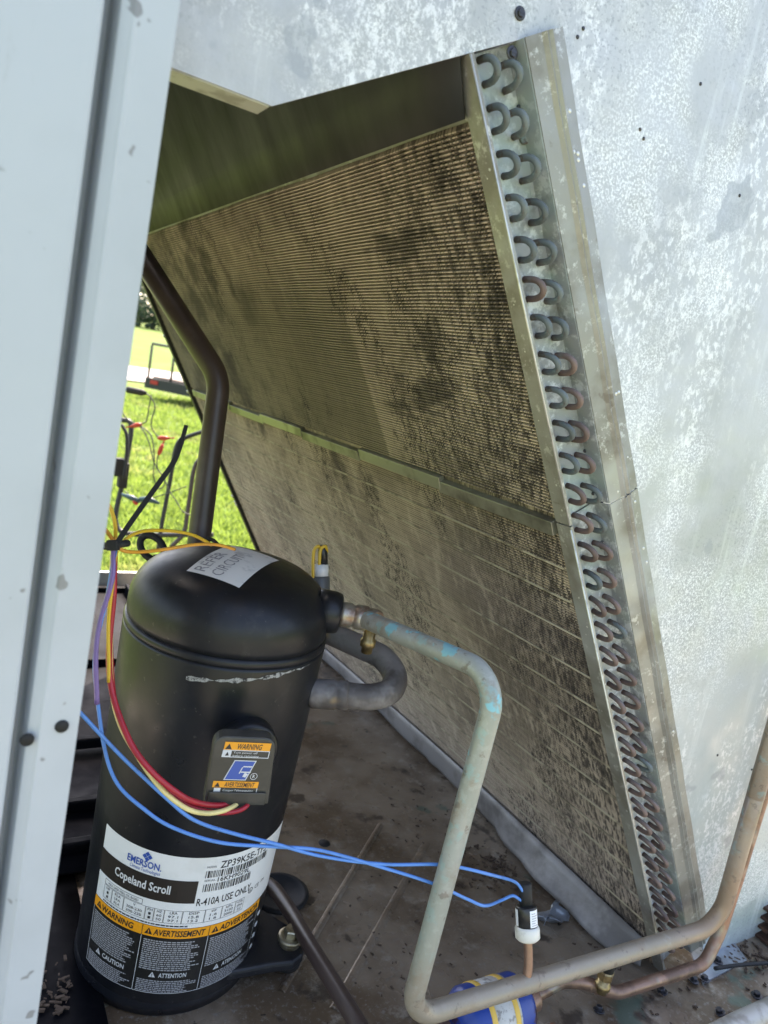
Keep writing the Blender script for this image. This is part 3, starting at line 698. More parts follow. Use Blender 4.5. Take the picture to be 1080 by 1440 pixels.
# ================================================================== COMPRESSOR
AX = Vector((.2327, .6354, 0)); CR = .0935
TLT = Matrix.Translation(AX) @ (Vector((0, 0, 1)).rotation_difference(Vector((math.tan(R(1.5)), math.tan(R(-2.0)), 1)))).to_matrix().to_4x4() @ Matrix.Translation(-AX)
TIN = TLT.inverted(); T3 = TIN.to_3x3()
def TT(g): g.v = [TLT @ v for v in g.v]; return g
def RZ(z): return CR*(1-.058*(.32-z)/.3)
ZS = .354
comp = thing('compressor', AX, 'black cylindrical compressor with a white and orange rating label', 'compressor')
g = G()
g.lathe([(RZ(.02)-.0015, .001), (RZ(.02), .004)]+[(RZ(z), z) for z in (.1, .2, .28, ZS-.004)]+[(RZ(ZS)-.0008, ZS-.001)], 80, AX); part('shell', TT(g), 'black_paint', comp)
g = G(); g.lathe([(RZ(ZS)-.004, ZS-.003), (RZ(ZS)-.0006, ZS-.001), (RZ(ZS)+.0001, ZS+.001), (RZ(ZS)+.0001, ZS+.004), (RZ(ZS)-.0010, ZS+.006), (RZ(ZS)-.003, ZS+.007)], 80, AX); part('weld_seam', TT(g), 'black_paint', comp)
ztop = .4235
RC = CR-.0008; rk = .047
pr = [(RC-.0008, ZS+.005), (RC, ZS+.012), (RC, .374)]
for k in range(1, 11):
    a = k/10*R(76); pr.append((RC-rk+rk*math.cos(a), .374+.042*math.sin(a)))
zk = pr[-1][1]; rk2 = pr[-1][0]
for k in range(1, 9): r_ = rk2*(1-k/8); pr.append((max(r_, .0004), zk+(ztop-zk)*(1-(r_/rk2)**2)))
g = G(); g.lathe(pr, 80, AX); part('top_cap', TT(g), 'black_paint', comp)
def cap_z(r):
    for (r1, z1), (r2, z2) in zip(pr, pr[1:]):
        if r2 <= r <= r1: return z1+(z2-z1)*(r1-r)/max(r1-r2, 1e-6)
    return ztop
def cyl(u, v, lift):    # u = arc length, v = height, in the compressor's own frame
    a = u/CR; return AX + Vector((math.cos(a), math.sin(a), 0))*(RZ(v)+lift) + Vector((0, 0, v))
def lray(x, y): return TIN @ CP, T3 @ ray(x, y)
def onCyl(x, y):
    o_, d = lray(x, y); o = o_-AX; R0 = CR*.97
    for _ in range(4):
        A = d.x**2+d.y**2; B = 2*(o.x*d.x+o.y*d.y); C = o.x**2+o.y**2-R0*R0
        t = (-B-math.sqrt(max(B*B-4*A*C, 0)))/(2*A); p = o_+d*t; R0 = RZ(p.z)
    return math.atan2(p.y-AX.y, p.x-AX.x)*CR, p.z
# chalky mineral line below the seam
ua, za = onCyl(262, 953); ub, zb = onCyl(440, 928)
g = G(); nn = 40
for k in range(nn):
    pass
def salt(u, v):
    uu = ua+(ub-ua)*u; z = za+(zb-za)*u + 0+(v-.5)*(.0028+.0016*math.sin(u*23)+.001*math.sin(u*61)); z = min(z, .3505)
    return cyl(uu, z, .0004)
g.grid(salt, 60, 2); part('mineral_streak', TT(g), 'salt', comp)
# rating label ----------------------------------------------------------
uTL, vTL = onCyl(152, 1163); uTR, vTR = onCyl(390, 1172); uBL, vBL = onCyl(122, 1338); uBR, vBR = onCyl(352, 1362); uM, vMb = onCyl(236, 1397); _, vMt = onCyl(268, 1206)
print('label', [round(q, 3) for q in (uTL, vTL, uTR, vTR, uBL, vBL, uBR, vBR, vMb, vMt)])
U0, U1 = (uTL+uBL)/2, (uTR+uBR)/2
if U1 < U0: U1 += 2*math.pi*CR
V0 = vMb; V1_ = vMt; LW = U1-U0; LH = V1_-V0
def lab(u, v, lift): return cyl(U0+u*1.0, V0+v*1.0, lift)
lp = Print(lab)
mats_l = ['white_label', 'label_brown', 'label_orange', 'label_black', 'ink', 'ink_white', 'label_blue', 'ink_grey']
vb = LH*.492
lp.quad(0, LW, vb, LH, 0, .0004, 40)                       # white field
lp.quad(0, LW*.985, 0, vb-.0002, 3, .0004, 40)             # black field
rl = part('rating_label', TT(lp.g), mats_l, comp, recalc=False)
lp = Print(lab)
ob = vb-.0002; oh = LH*.074
lp.quad(0, LW*.90, ob-oh, ob, 2, .0007, 36)
lp.quad(0, LW*.495, LH*.675, LH*.835, 1, .0007, 30)
part('colour_band', TT(lp.g), mats_l, rl, recalc=False)
lp = Print(lab)
# maker's mark and words
cx_ = LW*.245; dv = LH*.955
for (dx, dy) in ((0, .5), (.5, 0), (-.5, 0), (0, -.5)):
    s2 = LH*.019; c0, c1 = cx_+LW*.012+dx*s2*1.9, dv+dy*s2*1.9
    lp.tri([(c0-s2*.85, c1), (c0, c1-s2*.85), (c0+s2*.85, c1), (c0, c1+s2*.85)], 6, .0008)
lp.text('EMERSON.', cx_, LH*.880, LH*.046, 6, LW*.165, .02, 0, .0008, True)
lp.text('Climate Technologies', cx_+LW*.008, LH*.848, LH*.024, 6, LW*.145, 0, .2, .0008, True)
lp.text('Copeland Scroll', LW*.245, LH*.735, LH*.058, 5, LW*.275, .022, 0, .0010, True)
ru = LW*.52
lp.text('MODEL', ru, LH*.925, LH*.014, 4, LW*.045); lp.text('ZP39K5E-TF5-', ru+LW*.06, LH*.915, LH*.050, 4, LW*.27, .012)
def bars(u0, u1, v0, v1):
    u = u0
    while u < u1:
        wd = random.choice((.0006, .0006, .0011, .0016)); lp.quad(u, min(u+wd, u1), v0, v1, 4, .0008); u += wd+random.choice((.0006, .0010, .0013))
bars(ru, LW*.85, LH*.855, LH*.905)
lp.text('SERIAL', ru, LH*.828, LH*.014, 4, LW*.05); lp.text('16KH9029L', ru+LW*.06, LH*.818, LH*.032, 4, LW*.165, .012)
bars(ru, LW*.755, LH*.755, LH*.810)
lp.text('R-410A USE ONLY', LW*.505, LH*.655, LH*.052, 4, LW*.275, .014)
a0 = [(LW*.785+math.cos(k*.5236)*LH*.022, LH*.645+math.sin(k*.5236)*LH*.022) for k in range(12)]
for k in range(12):
    p, q = a0[k], a0[(k+1) % 12]; c0 = (LW*.785, LH*.645); f = .78
    lp.tri([p, q, (c0[0]+(q[0]-c0[0])*f, c0[1]+(q[1]-c0[1])*f), (c0[0]+(p[0]-c0[0])*f, c0[1]+(p[1]-c0[1])*f)], 4)
lp.text('UL', LW*.785, LH*.635, LH*.020, 4, LW*.016, .01, 0, .0008, True)
lp.text('CE', LW*.815, LH*.632, LH*.030, 4, LW*.03); lp.text('FM', LW*.862, LH*.640, LH*.024, 4, LW*.025)
# ratings table
lp.frame(LW*.055, LW*.27, LH*.622, LH*.658, .0004, 4); lp.text('MAX OPER FREQ OIL BASED', LW*.08, LH*.632, LH*.016, 4, LW*.17)
x = LW*.055
for (wd, rows) in ((.055, ('HP', '1', '1')), (.07, ('RLA', 'LRA', 'RLA')), (.11, ('V', '208-230', '200-220')), (.04, ('PH', '1', '1')), (.045, ('HZ', '60', '50')), (.08, ('LRA', '97.1', '97.1')), (.10, ('DISP', '15.8', '13.2')), (.08, ('kW', '1.6', '1.6')), (.07, ('kPa', '3102', '2000')), (.05, ('OIL', '3MA', '32'))):
    e_ = x+LW*wd; lp.frame(x, e_-.0003, LH*.525, LH*.618, .0003, 4, n=2)
    for j, tx in enumerate(rows): lp.text(tx, (x+e_)/2, LH*(.594-.028*j), LH*.018, 4, min(LW*wd*.75, len(tx)*LH*.016), 0, 0, .0008, True)
    x = e_
lp.lines(LW*.06, LW*.50, LH*.503, LH*.517, 1, 4, .0008, .6, .05)
# orange headings
for (u, wn, tx, wd) in ((.035, .03, 'WARNING', .205), (.315, .03, 'AVERTISSEMENT', .25), (.615, .03, 'ADVERTENCIA', .26)):
    hh = oh*.62; lp.warn(LW*(u-.012), ob-oh*.80, hh, 4, 2, .0010); lp.text(tx, LW*(u+.028), ob-oh*.78, hh*.92, 4, LW*(wd-.02), .016, .12, .0010)
for u in (.29, .59): lp.quad(LW*u, LW*u+.0005, ob-oh, ob, 4, .0010)
# black field print in three columns
for (u0, u1, tx) in ((.015, .275, 'CAUTION'), (.305, .58, 'ATTENTION'), (.605, .885, 'ATENCI\u00d3N')):
    lp.lines(LW*u0, LW*u1, LH*.175, LH*.40, 15, 7, .0008, .55, .22)
    lp.lines(LW*u0, LW*u1, LH*.012, LH*.105, 7, 7, .0008, .55, .22)
    hh = LH*.040; um = LW*(u0+.05); lp.warn(um, LH*.122, hh, 5, 3, .0008); lp.text(tx, um+hh*1.6, LH*.124, hh*.8, 5, LW*.125, .016, 0, .0008)
for u in (.29, .59, .895): lp.quad(LW*u, LW*u+.0005, .001, ob-oh, 5, .0008)
lp.quad(.0003, LW*.90, .0004, .0009, 5, .0008, 30); lp.quad(.0003, .0008, .001, ob-oh, 5, .0008)
for j, tx in enumerate(('20', '01', '69', '02')):
    lp.quad(LW*.93, LW*.952, LH*(.04+j*.09), LH*(.07+j*.09), 5, .0008); lp.quad(LW*.915, LW*.94, LH*(.055+j*.09), LH*(.085+j*.09), 5, .0009)
part('lettering', TT(lp.g), mats_l, rl, recalc=False)
# terminal cover ----------------------------------------------------------
uc, vc = onCyl(338, 1085); ac = uc/CR
er0 = Vector((math.cos(ac), math.sin(ac), 0)); cd_ = (CP-AX); cd_.z = 0; cd_.normalize(); er = (er0*.22+cd_*.78).normalized(); et = Vector((-er.y, er.x, 0)); ez = Vector((0, 0, 1))
uc2, vc2 = onCyl(333, 1048)
TC = AX+er0*(CR-.002)+ez*vc; TC = TLT @ TC
g = G(); pc = TLT @ (AX+er0*(CR-.012)+ez*(vc2+.000)); g.lathe([(.0265, 0), (.0265, .024), (.0245, .0265), (.022, .027), (0, .027)], 40, pc, (er0+er*.8).normalized()); part('terminal_ring', g, 'black_paint', comp)
TW, THh = .0480, .0550; DEP = .021
outl = []
for (x, z, r_) in ((-TW/2*.94, THh/2, .010), (TW/2*.94, THh/2, .010)):
    pass
def rr(w1, w2, h, rt, rb):
    pts = []
    for (sx, sz, rad, a0) in ((1, 1, rt, 0), (-1, 1, rt, 90), (-1, -1, rb, 180), (1, -1, rb, 270)):
        w_ = w1 if sz > 0 else w2
        for k in range(6):
            a = R(a0+k*18); pts.append((sx*(w_/2-rad)+math.cos(a)*rad, sz*(h/2-rad)+math.sin(a)*rad))
    return pts
FC = onD(339, 1084, .566); tilt = .06; DEP = (FC-TC).dot(er)+.006
out = [FC + et*x + ez*z + er*(-tilt*z) for x, z in rr(TW, TW*1.05, THh, .009, .0015)]
g = G(); g.prism(out, -er*.013); tcov = part('terminal_cover', g, 'cover', comp, bevel=.0022, seg=3)
g = G(); g.box(FC-ez*(THh/2-.0055)+er*.0026, (.0440, .0016, .0105), (et, er, ez)); part('cover_tab', g, 'cover', tcov, bevel=.0006)
def tcf(u, v, lift): return FC + et*u + ez*v + er*(-tilt*v+lift+.0003)
tp = Print(tcf)
def sk(u, v, k=.10): return u+v*k
tp2 = Print(lambda u, v, l: tcf(u+.10*v, v, l))
z1 = .0235
tp2.quad(-.0175, .0180, z1-.0064, z1, 2, .0002); tp2.text('WARNING', .002, z1-.0055, .0044, 4, .019, .012, .2, .0004, True); tp2.tri([(-.0165, z1-.0058), (-.0115, z1-.0058), (-.014, z1-.0014)], 4, .0004)
tp2.frame(-.0178, .0183, z1-.0124, z1-.0064, .0006, 5, .0003, 1); tp2.quad(-.0175, -.0110, z1-.0118, z1-.0070, 5, .0004)
tp2.tri([(-.0155, z1-.0110), (-.0125, z1-.0110), (-.0140, z1-.0078)], 4, .0006)
tp2.text('Turn power off', -.0095, z1-.0090, .0017, 5, .0185); tp2.text('before removing', -.0095, z1-.0116, .0017, 5, .0200)
# angular blue letter mark
bl = -.0060; bh_ = .0155
tp2.tri([(-.0120, bl-.0015), (-.0070, bl+bh_-.0006), (.0100, bl+bh_-.0006), (.0052, bl-.0015)], 5, .0002)
tp2.tri([(-.0110, bl-.0008), (-.0064, bl+bh_-.0013), (.0090, bl+bh_-.0013), (.0046, bl-.0008)], 6, .0004)
for (a, b) in ((.0105, .0095), (.0060, .0050)):
    tp2.tri([(-.0015+a*.2, bl+b), (-.0012+a*.2, bl+a), (.0077, bl+a), (.0073, bl+b)], 5, .0006)
tp2.tri([(-.0015, bl+.0042), (.0000, bl+.0095), (.0008, bl+.0095), (-.0007, bl+.0042)], 5, .0006)
tp2.tri([(.0018, bl+.0018), (.0030, bl+.0052), (.0058, bl+.0040), (.0044, bl+.0012)], 5, .0007)
tp2.text('R', .0098, bl+.0010, .0026, 5, .0018, .02)
for k in range(16):
    a, b = R(k*22.5), R((k+1)*22.5); c = (.0107, bl+.0022); r1, r2 = .0028, .0024
    tp2.tri([(c[0]+r1*math.cos(a), c[1]+r1*math.sin(a)), (c[0]+r1*math.cos(b), c[1]+r1*math.sin(b)), (c[0]+r2*math.cos(b), c[1]+r2*math.sin(b)), (c[0]+r2*math.cos(a), c[1]+r2*math.sin(a))], 5, .0006)
z2 = -.0085
tp2.quad(-.0190, .0160, z2-.0052, z2, 2, .0002); tp2.text('AVERTISSEMENT', .0015, z2-.0045, .0038, 4, .0235, .01, .2, .0004, True); tp2.tri([(-.0175, z2-.0047), (-.0133, z2-.0047), (-.0154, z2-.0010)], 4, .0004)
tp2.quad(-.0172, -.0122, z2-.0100, z2-.0056, 5, .0003)
tp2.text("Couper l'alimentation", -.0105, z2-.0080, .0018, 5, .0235); tp2.text('avant de retirer', -.0105, z2-.0106, .0018, 5, .0175)
tp2.quad(-.0100, .0120, z2-.0124, z2-.0119, 5, .0003); tp2.quad(.0155, .0160, z2-.0095, z2-.0052, 5, .0003)
part('warning_sticker', tp2.g, mats_l, tcov, recalc=False)
# faded circuit sticker on the cap
def capf(u, v, lift):     # u to the right, v away; wraps over the cap
    r_ = min(math.hypot(u, v), RC-.0005); k = r_/max(math.hypot(u, v), 1e-6)
    return AX+Vector((u*k, v*k, cap_z(r_)+lift))
def onCap(x, y):
    o_, d_ = lray(x, y); bst = None
    for i in range(500):
        p = o_+d_*(.5+i*.0006); r_ = math.hypot(p.x-AX.x, p.y-AX.y)
        if r_ < RC and p.z <= cap_z(r_): return Vector((p.x-AX.x, p.y-AX.y))
        q_ = abs(p.z-cap_z(min(r_, RC)))+max(0, r_-RC)
        if bst is None or q_ < bst[0]: bst = (q_, Vector((p.x-AX.x, p.y-AX.y)))
    return bst[1]
q0, q1, q2, q3 = onCap(262, 804), onCap(336, 828), onCap(396, 791), onCap(318, 771)
print('sticker', q0, q1, q2, q3)
eu = (q1-q0); lu = eu.length; eu.normalize(); ev = Vector((-eu.y, eu.x))
if ev.dot(q3-q0) < 0: ev = -ev
lv = max((q3-q0).dot(ev), (q2-q1).dot(ev)); lv = min(max(lv, .06), .085); print('st', lu, lv)
def stf(u, v, lift): p = q0+eu*u+ev*v; return capf(p.x, p.y, lift)
g = G(); g.grid(lambda a, b: stf(a*lu, b*lv, .0007), 12, 16); stk = part('circuit_sticker', TT(g), ['sticker'], comp, recalc=False)
# lettering runs along v (away), lines stack along u
sp_ = Print(lambda u, v, l: stf(.008+(-v), .006+u, l+.0009))
sp_ = Print(lambda u, v, l: stf(v, u, l+.0006))
sp_ = Print(lambda u, v, l: stf(lu*.5-v, u, l+.0006))
sp_.text('REFER', .004, lu*.5-.0145, .0105, 0, .042, .0); sp_.text('CIRCUIT', .004, lu*.5-.030, .0105, 0, .048, .0)
part('lettering', TT(sp_.g), ['sticker_ink'], stk, recalc=False)
# lifting eye behind the cap
c = AX+Vector((-.052, .068, .385))
cE = onD(214, 770, .735); g = G()
pts = [cE+ri*(.0115*math.cos(a)-.004*math.sin(a))+up*(.0125*math.sin(a)) for a in [k*2*math.pi/20 for k in range(20)]]
g.tube(pts, .0036, 10, closed=True); g.box(cE+ri*.024-up*.010+fw*.002, (.044, .010, .006), (ri, fw, up)); part('lifting_eye', g, 'rubber', comp)
# discharge stub and fittings
st = onD(447, 862, .665); sdir = Vector((.88, -.47, -.02)).normalized()
S0 = TLT @ (AX+Vector((0, 0, st.z-.001)) + Vector((sdir.x, sdir.y, 0)).normalized()*(CR-.014))
g = G(); g.lathe([(.0205, 0), (.0200, .016), (.0185, .021), (.0150, .0228), (.0118, .0228)], 28, S0, sdir); part('discharge_stub', g, 'black_paint', comp)
# base plate, foot lug, bolt
g = G(); g.lathe([(.085, .001), (.0885, .002), (.0890, .010), (.0885, .016), (.087, .022)], 56, AX); part('base_ring', g, 'black_paint', comp)
bolt = onZ(408, 1322, .030)
def lug(dirang, name='mounting_foot'):
    dv = Vector((math.cos(dirang), math.sin(dirang), 0)); nv = Vector((-dv.y, dv.x, 0)); g = G()
    ou_ = []
    L_ = (Vector((bolt.x, bolt.y, 0))-AX).length
    for (d_, w_) in ((.070, -.052), (.070, .052), (L_-.012, .030), (L_+.008, .022), (L_+.016, .010), (L_+.016, -.010), (L_+.008, -.022), (L_-.012, -.030)): ou_.append(AX+dv*d_+nv*w_+Vector((0, 0, .014)))
    g.prism(ou_, (0, 0, .012)); part(name, g, 'black_paint', comp, bevel=.004, seg=3)
    bp = AX+dv*L_
    g = G(); g.lathe([(.0145, .004), (.0150, .008), (.0150, .013)], 24, bp); part('rubber_isolator', g, 'rubber', comp)
    g = G(); g.lathe([(.0105, .026), (.0105, .032)], 20, bp); g.lathe([(.0130, .032), (.0134, .033), (.0134, .0350), (.0126, .036), (.0095, .0362)], 24, bp)
    g.lathe([(.0080, .0362), (.0080, .0425), (.0070, .0438), (.0, .0440)], 6, bp, sharp=(0, 1, 2)); part('foot_bolt', g, 'zinc', comp)
a0 = math.atan2(bolt.y-AX.y, bolt.x-AX.x)
for k in (0, 1): lug(a0+k*math.pi/2)

# ================================================================== PIPES
# main line off the top of the compressor
Pa = S0+sdir*.0225
Pc = onY(703, 951, .402); Pd = onY(573, 1434, .396); Pe = onY(1010, 1301, .379)
Pf = onY(1062, 1120, .376); 
Pd.z = max(Pd.z, .03)
lp_pts = [Pa, Pa+sdir*.020, Pc, Pd, Pe, Pf, Pf+(Pf-Pe)*1.2]
t = thing('suction_pipe', Pa, 'grey-green bent copper pipe rising from the floor to the compressor top', 'pipe')
g = G(); g.tube(fillet(lp_pts, [0, .03, .030, .026, .032, .5, 0], 9), .0088, 18); part('pipe_run', g, 'main_pipe', t)
g = G(); g.lathe([(.0108, 0), (.0118, .004), (.0118, .010), (.0104, .012), (.0104, .014), (.0120, .0155), (.0120, .026), (.0095, .0275)], 22, Pa-sdir*.001, (Pa+sdir*.03-Pa)); part('brazed_fitting', g, 'steel_fit', t)
# schrader tee below the fitting
c = Pa+sdir*.030; dn = Vector((.05, .05, -1)).normalized(); g = G()
g.lathe([(.0060, .006), (.0060, .020), (.0075, .021), (.0075, .027), (.0055, .028), (.0055, .034), (.0, .0345)], 14, c, dn); part('schrader_port', g, 'brass', t)
g = G(); cc = (Pc-Pa).normalized(); g.lathe([(.0095, -.005), (.0106, -.004), (.0106, .004), (.0095, .005)], 20, c+cc*.002, cc); part('pipe_collar', g, 'steel_fit', t)

t = thing('discharge_loop', onD(440, 976, .70), 'thick dull grey looped pipe on the right side of the compressor', 'pipe')
lpz = [AX+Vector((.070, -.03, 0)), ]
s_a = onD(425, 974, .69); s_b = onD(480, 977, .69)
pts = smooth([s_a, onD(455, 976, .69), s_b, onD(520, 980, .695), onD(548, 972, .705), onD(555, 950, .725), onD(538, 925, .745), onD(508, 910, .76), onD(470, 893, .775), onD(430, 876, .79), onD(400, 880, .80)], 6)
g = G(); g.tube(pts, .0124, 18); part('pipe_run', g, 'loop_pipe', t)
dv = (s_b-s_a).normalized(); c = onD(437, 975, .69); g = G(); g.lathe([(.0132, 0), (.0140, .002), (.0140, .022), (.0131, .024), (.0131, .026), (.0138, .028), (.0138, .034), (.0122, .036)], 22, c, dv); part('brazed_sleeve', g, 'loop_pipe', t)

t = thing('brown_pipe', onZ(275, 1100, .0), 'thick dark brown pipe bent behind the compressor in front of the lawn', 'pipe')
bd = .80
bt, bm_, bb = onD(150, 285, bd), onD(309, 532, bd), onD(276, 790, bd)
g = G(); g.tube(fillet([bt, bm_, bb, Vector((bb.x, bb.y, .04))], [0, .05, .3, 0], 10), .0124, 20); part('pipe_run', g, 'brown_pipe', t)
g = G(); g.tube(smooth([onD(290, 757, .74), onD(300, 760, .74), onD(306, 766, .735)], 4), .002, 6); part('pipe_clamp', g, 'rubber', t)

# liquid line, drier
t = thing('liquid_line', onY(840, 1385, .40), 'thin brown copper line running low beside the thicker pipe', 'pipe')
pts = [onZ(725, 1414, .031), onZ(792, 1379, .034), onZ(820, 1381, .036), onZ(866, 1397, .022), onY(990, 1357, .385), onY(1012, 1312, .388), onY(1037, 1235, .392), onY(1080, 1095, .40), onY(1120, 950, .40)]
g = G(); g.tube(fillet(pts, [0, .03, .03, .03, .022, .05, .1, .2, 0], 6), .0068, 14); part('pipe_run', g, 'copper', t)
c = onZ(845, 1394, .030); g = G(); g.lathe([(.0060, 0), (.0060, .004), (.0080, .005), (.0080, .010), (.0062, .011), (.0062, .016)], 14, c, Vector((0.02, 0, 1))); g.lathe([(.0084, .0165), (.0084, .024), (.0070, .0255), (.0, .0256)], 6, c, Vector((.02, 0, 1)), sharp=(0, 1, 2)); part('brass_valve', g, 'brass', t)
g = G(); g.lathe([(.0072, .026), (.0072, .041), (.0060, .044), (0, .0445)], 16, c, Vector((.02, 0, 1))); part('valve_cap', g, 'rubber', t)

da = onZ(655, 1437, .031); db = onZ(724, 1415, .031); dd = (db-da).normalized(); DL = (db-da).length; DR = .0300
t = thing('filter_drier', Vector((da.x, da.y, 0)), 'blue filter drier with a white label band and yellow stripes under the pipe', 'filter drier')
g = G(); g.lathe([(.010, -.014), (.018, -.011), (.026, -.006), (DR, .0), (DR, DL), (.026, DL+.006), (.016, DL+.010), (.009, DL+.011)], 32, da, dd); part('body', g, 'drier_blue', t)
g = G(); g.lathe([(DR+.0004, .0145), (DR+.0004, DL-.0145)], 32, da, dd); part('label_band', g, 'drier_label', t)
for z in (.010, DL*.62): 
    g = G(); g.lathe([(DR+.0002, z), (DR+.0009, z+.0004), (DR+.0009, z+.0055), (DR+.0002, z+.006)], 32, da, dd); part('yellow_stripe', g, 'drier_yellow', t)
g = G(); g.lathe([(.0105, DL+.008), (.0105, DL+.026), (.0085, DL+.028)], 18, da, dd); part('outlet_fitting', g, 'copper', t)
g = G(); g.tube([da-dd*.020, da-dd*.06, da-dd*.10-Vector((0, .05, 0))], .0068, 12); part('inlet_tube', g, 'copper', t)
for off in (-.6,):
    g = G(); c = (da+db)/2; g.box((c.x, c.y, .0035), (.03, .06, .007)); part('cradle', g, 'pale_rail', t, bevel=.001)

# black hose on the pan
t = thing('black_hose', onZ(440, 1340, .03), 'black rubber hose crossing the floor beside the mounting foot', 'hose')
g = G(); g.tube(smooth([onZ(345, 1240, .02), onZ(378, 1244, .025), onZ(404, 1276, .034), onZ(436, 1330, .050), onZ(470, 1385, .062), onZ(512, 1455, .075), onZ(560, 1540, .08)], 6), .0078, 14); part('hose_run', g, 'brown_pipe', t)

# pressure switch on the main pipe
def along(p, q, x, y):    # point of the segment nearest to the pixel ray
    d1 = q-p; d2 = ray(x, y); r_ = p-CP; a, b, c = d1.dot(d1), d1.dot(d2), d2.dot(d2); e, f = d1.dot(r_), d2.dot(r_)
    s_ = (b*f-c*e)/(a*c-b*b); return p+d1*min(max(s_, 0), 1)
J = along(Pd, Pe, 738, 1382); dj = (J-CP).dot(fw)
t = thing('pressure_switch', J, 'black and white pressure switch on a copper stub with two blue wires', 'pressure switch')
top = onD(742, 1318, dj+.004); axp = (onD(738, 1240, dj+.012)-top).normalized()
g = G(); g.tube(smooth([J-axp*.003, J+(top-J)*.4+ri*.002, top], 5), .0042, 12); part('stub_tube', g, 'copper', t)
k = dj/F
g = G(); g.lathe([(.0085, -4*k), (17.5*k, 0), (17.5*k, 12*k), (16*k, 15*k), (14*k, 16*k)], 24, top, axp); part('white_collar', g, 'switch_white', t)
g = G(); g.lathe([(15*k, 14*k), (15*k, 40*k), (14*k, 42*k), (9*k, 42.5*k)], 24, top, axp); part('switch_body', g, 'label_black', t)
g = G(); g.lathe([(9.5*k, 42*k), (9.5*k, 70*k), (8.5*k, 72*k), (0.002, 71*k)], 18, top, axp); part('wire_sleeve', g, 'rubber', t)
vx = -fw-axp*(-fw).dot(axp); vx.normalize(); vy = axp.cross(vx)
pl = Print(lambda u, v, l: top+axp*v+(vx*math.cos(u)+vy*math.sin(u))*(15*k+l))
pl.quad(.15, 1.15, 17*k, 39*k, 0, .0003, 6); pl.quad(-1.6, -1.05, 17*k, 39*k, 0, .0003, 4)
for i in range(6): pl.quad(.3, .98-.09*(i*7 % 4), (19+i*3.1)*k, (20.0+i*3.1)*k, 1, .0005, 4)
part('switch_label', pl.g, ['white_label', 'ink_grey'], t, recalc=False)
SWT = top+axp*70*k
# second pressure switch behind the compressor
t = thing('pressure_switch', onD(450, 812, .79), 'small grey pressure switch with looped yellow wires behind the compressor', 'pressure switch')
c = onD(451, 822, .79); k2 = .79/F; axq = up
g = G(); g.lathe([(13*k2, -30*k2), (13*k2, 10*k2), (11*k2, 12*k2)], 20, c, axq); part('white_collar', g, 'switch_grey', t)
g = G(); g.lathe([(11*k2, 11*k2), (11*k2, 28*k2), (6*k2, 29*k2)], 20, c, axq); part('switch_label', g, 'white_label', t)
g = G(); g.lathe([(7*k2, 28*k2), (7*k2, 54*k2), (5*k2, 56*k2)], 14, c+ri*3*k2, axq); part('wire_sleeve', g, 'label_black', t)
for dx in (-9, 0):
    g = G(); g.tube(smooth([c+ri*(dx-1)*k2+up*8*k2-fw*.006, c+ri*(dx-1)*k2+up*35*k2-fw*.006, c+ri*(dx+1)*k2+up*50*k2-fw*.006, c+ri*(dx+7)*k2+up*54*k2-fw*.005, c+ri*(dx+9)*k2+up*46*k2]), 2.3*k2, 8); part('lead_wire', g, 'w_yellow', t)

# ================================================================== WIRES
def wr(label, pts, mt, r=.0014, grp=None):
    P_ = [onD(*p) for p in pts]; g = G(); ph = random.random()*6
    g.tube([p+ri*.0004*math.sin(i*.45+ph)+up*.0004*math.sin(i*.29+ph*2) for i, p in enumerate(smooth(P_, 7))], r, 10)
    o = part('wire', g, mt, None, at=P_[0]); tag(o, label, 'wire', grp); return o
SD = lambda p: ((p[0]), p[1], p[2])
def px_of(p): v = p-CP; d_ = v.dot(fw); return (CX+F*v.dot(ri)/d_, CY-F*v.dot(up)/d_, d_)
sx, sy_, sd_ = px_of(SWT)
wr('blue wire straight from behind the post to the top of the pressure switch', [(60, 950, .50), (112, 1000, .515), (180, 1073, .53), (240, 1128, .535), (275, 1154, .54), (330, 1172, .545), (385, 1187, .55), (450, 1203, .565), (540, 1215, .585), (625, 1217, .60), (690, 1230, .62), (725, 1240, sd_-.012), (736, 1255, sd_-.004), (sx+2, sy_+6, sd_)], 'w_blue')
wr('purple and blue wire hanging from the cable tie, sagging lowest before the switch', [(163, 775, .53), (152, 830, .525), (135, 910, .525), (136, 980, .53), (146, 1045, .53), (165, 1102, .53), (205, 1140, .53), (245, 1165, .535), (310, 1184, .54), (385, 1191, .552), (455, 1197, .565), (540, 1220, .585), (610, 1243, .60), (655, 1264, .62), (682, 1273, .63), (705, 1266, sd_-.01), (722, 1260, sd_-.006), (735, 1266, sd_-.004), (sx-3, sy_+8, sd_)], 'w_blue')
wr('purple wire running down from the cable tie beside the red wire', [(160, 770, .528), (158, 810, .525), (142, 870, .524), (134, 930, .5235), (137, 990, .5285)], 'w_purple', .0018)
wr('thick red wire curving down across the compressor to the terminal cover', [(162, 775, .535), (160, 830, .535), (154, 900, .535), (158, 975, .535), (181, 1040, .529), (217, 1088, .529), (256, 1119, .537), (284, 1131, .55), (310, 1132, .562), (330, 1125, .575), (336, 1112, .59)], 'w_red', .0022)
wr('second red wire passing beneath the terminal cover', [(160, 790, .541), (155, 900, .541), (161, 980, .541), (184, 1045, .538), (220, 1096, .538), (262, 1130, .546), (300, 1143, .555), (328, 1142, .562), (348, 1132, .570), (354, 1118, .588)], 'w_red', .0018)
wr('cream wire curving under the red ones to the terminal cover', [(158, 780, .531), (156, 860, .536), (155, 950, .538), (170, 1020, .540), (196, 1068, .536), (228, 1110, .534), (258, 1134, .538), (288, 1144, .547), (312, 1141, .556), (332, 1131, .568), (340, 1116, .585)], 'w_cream', .0019)
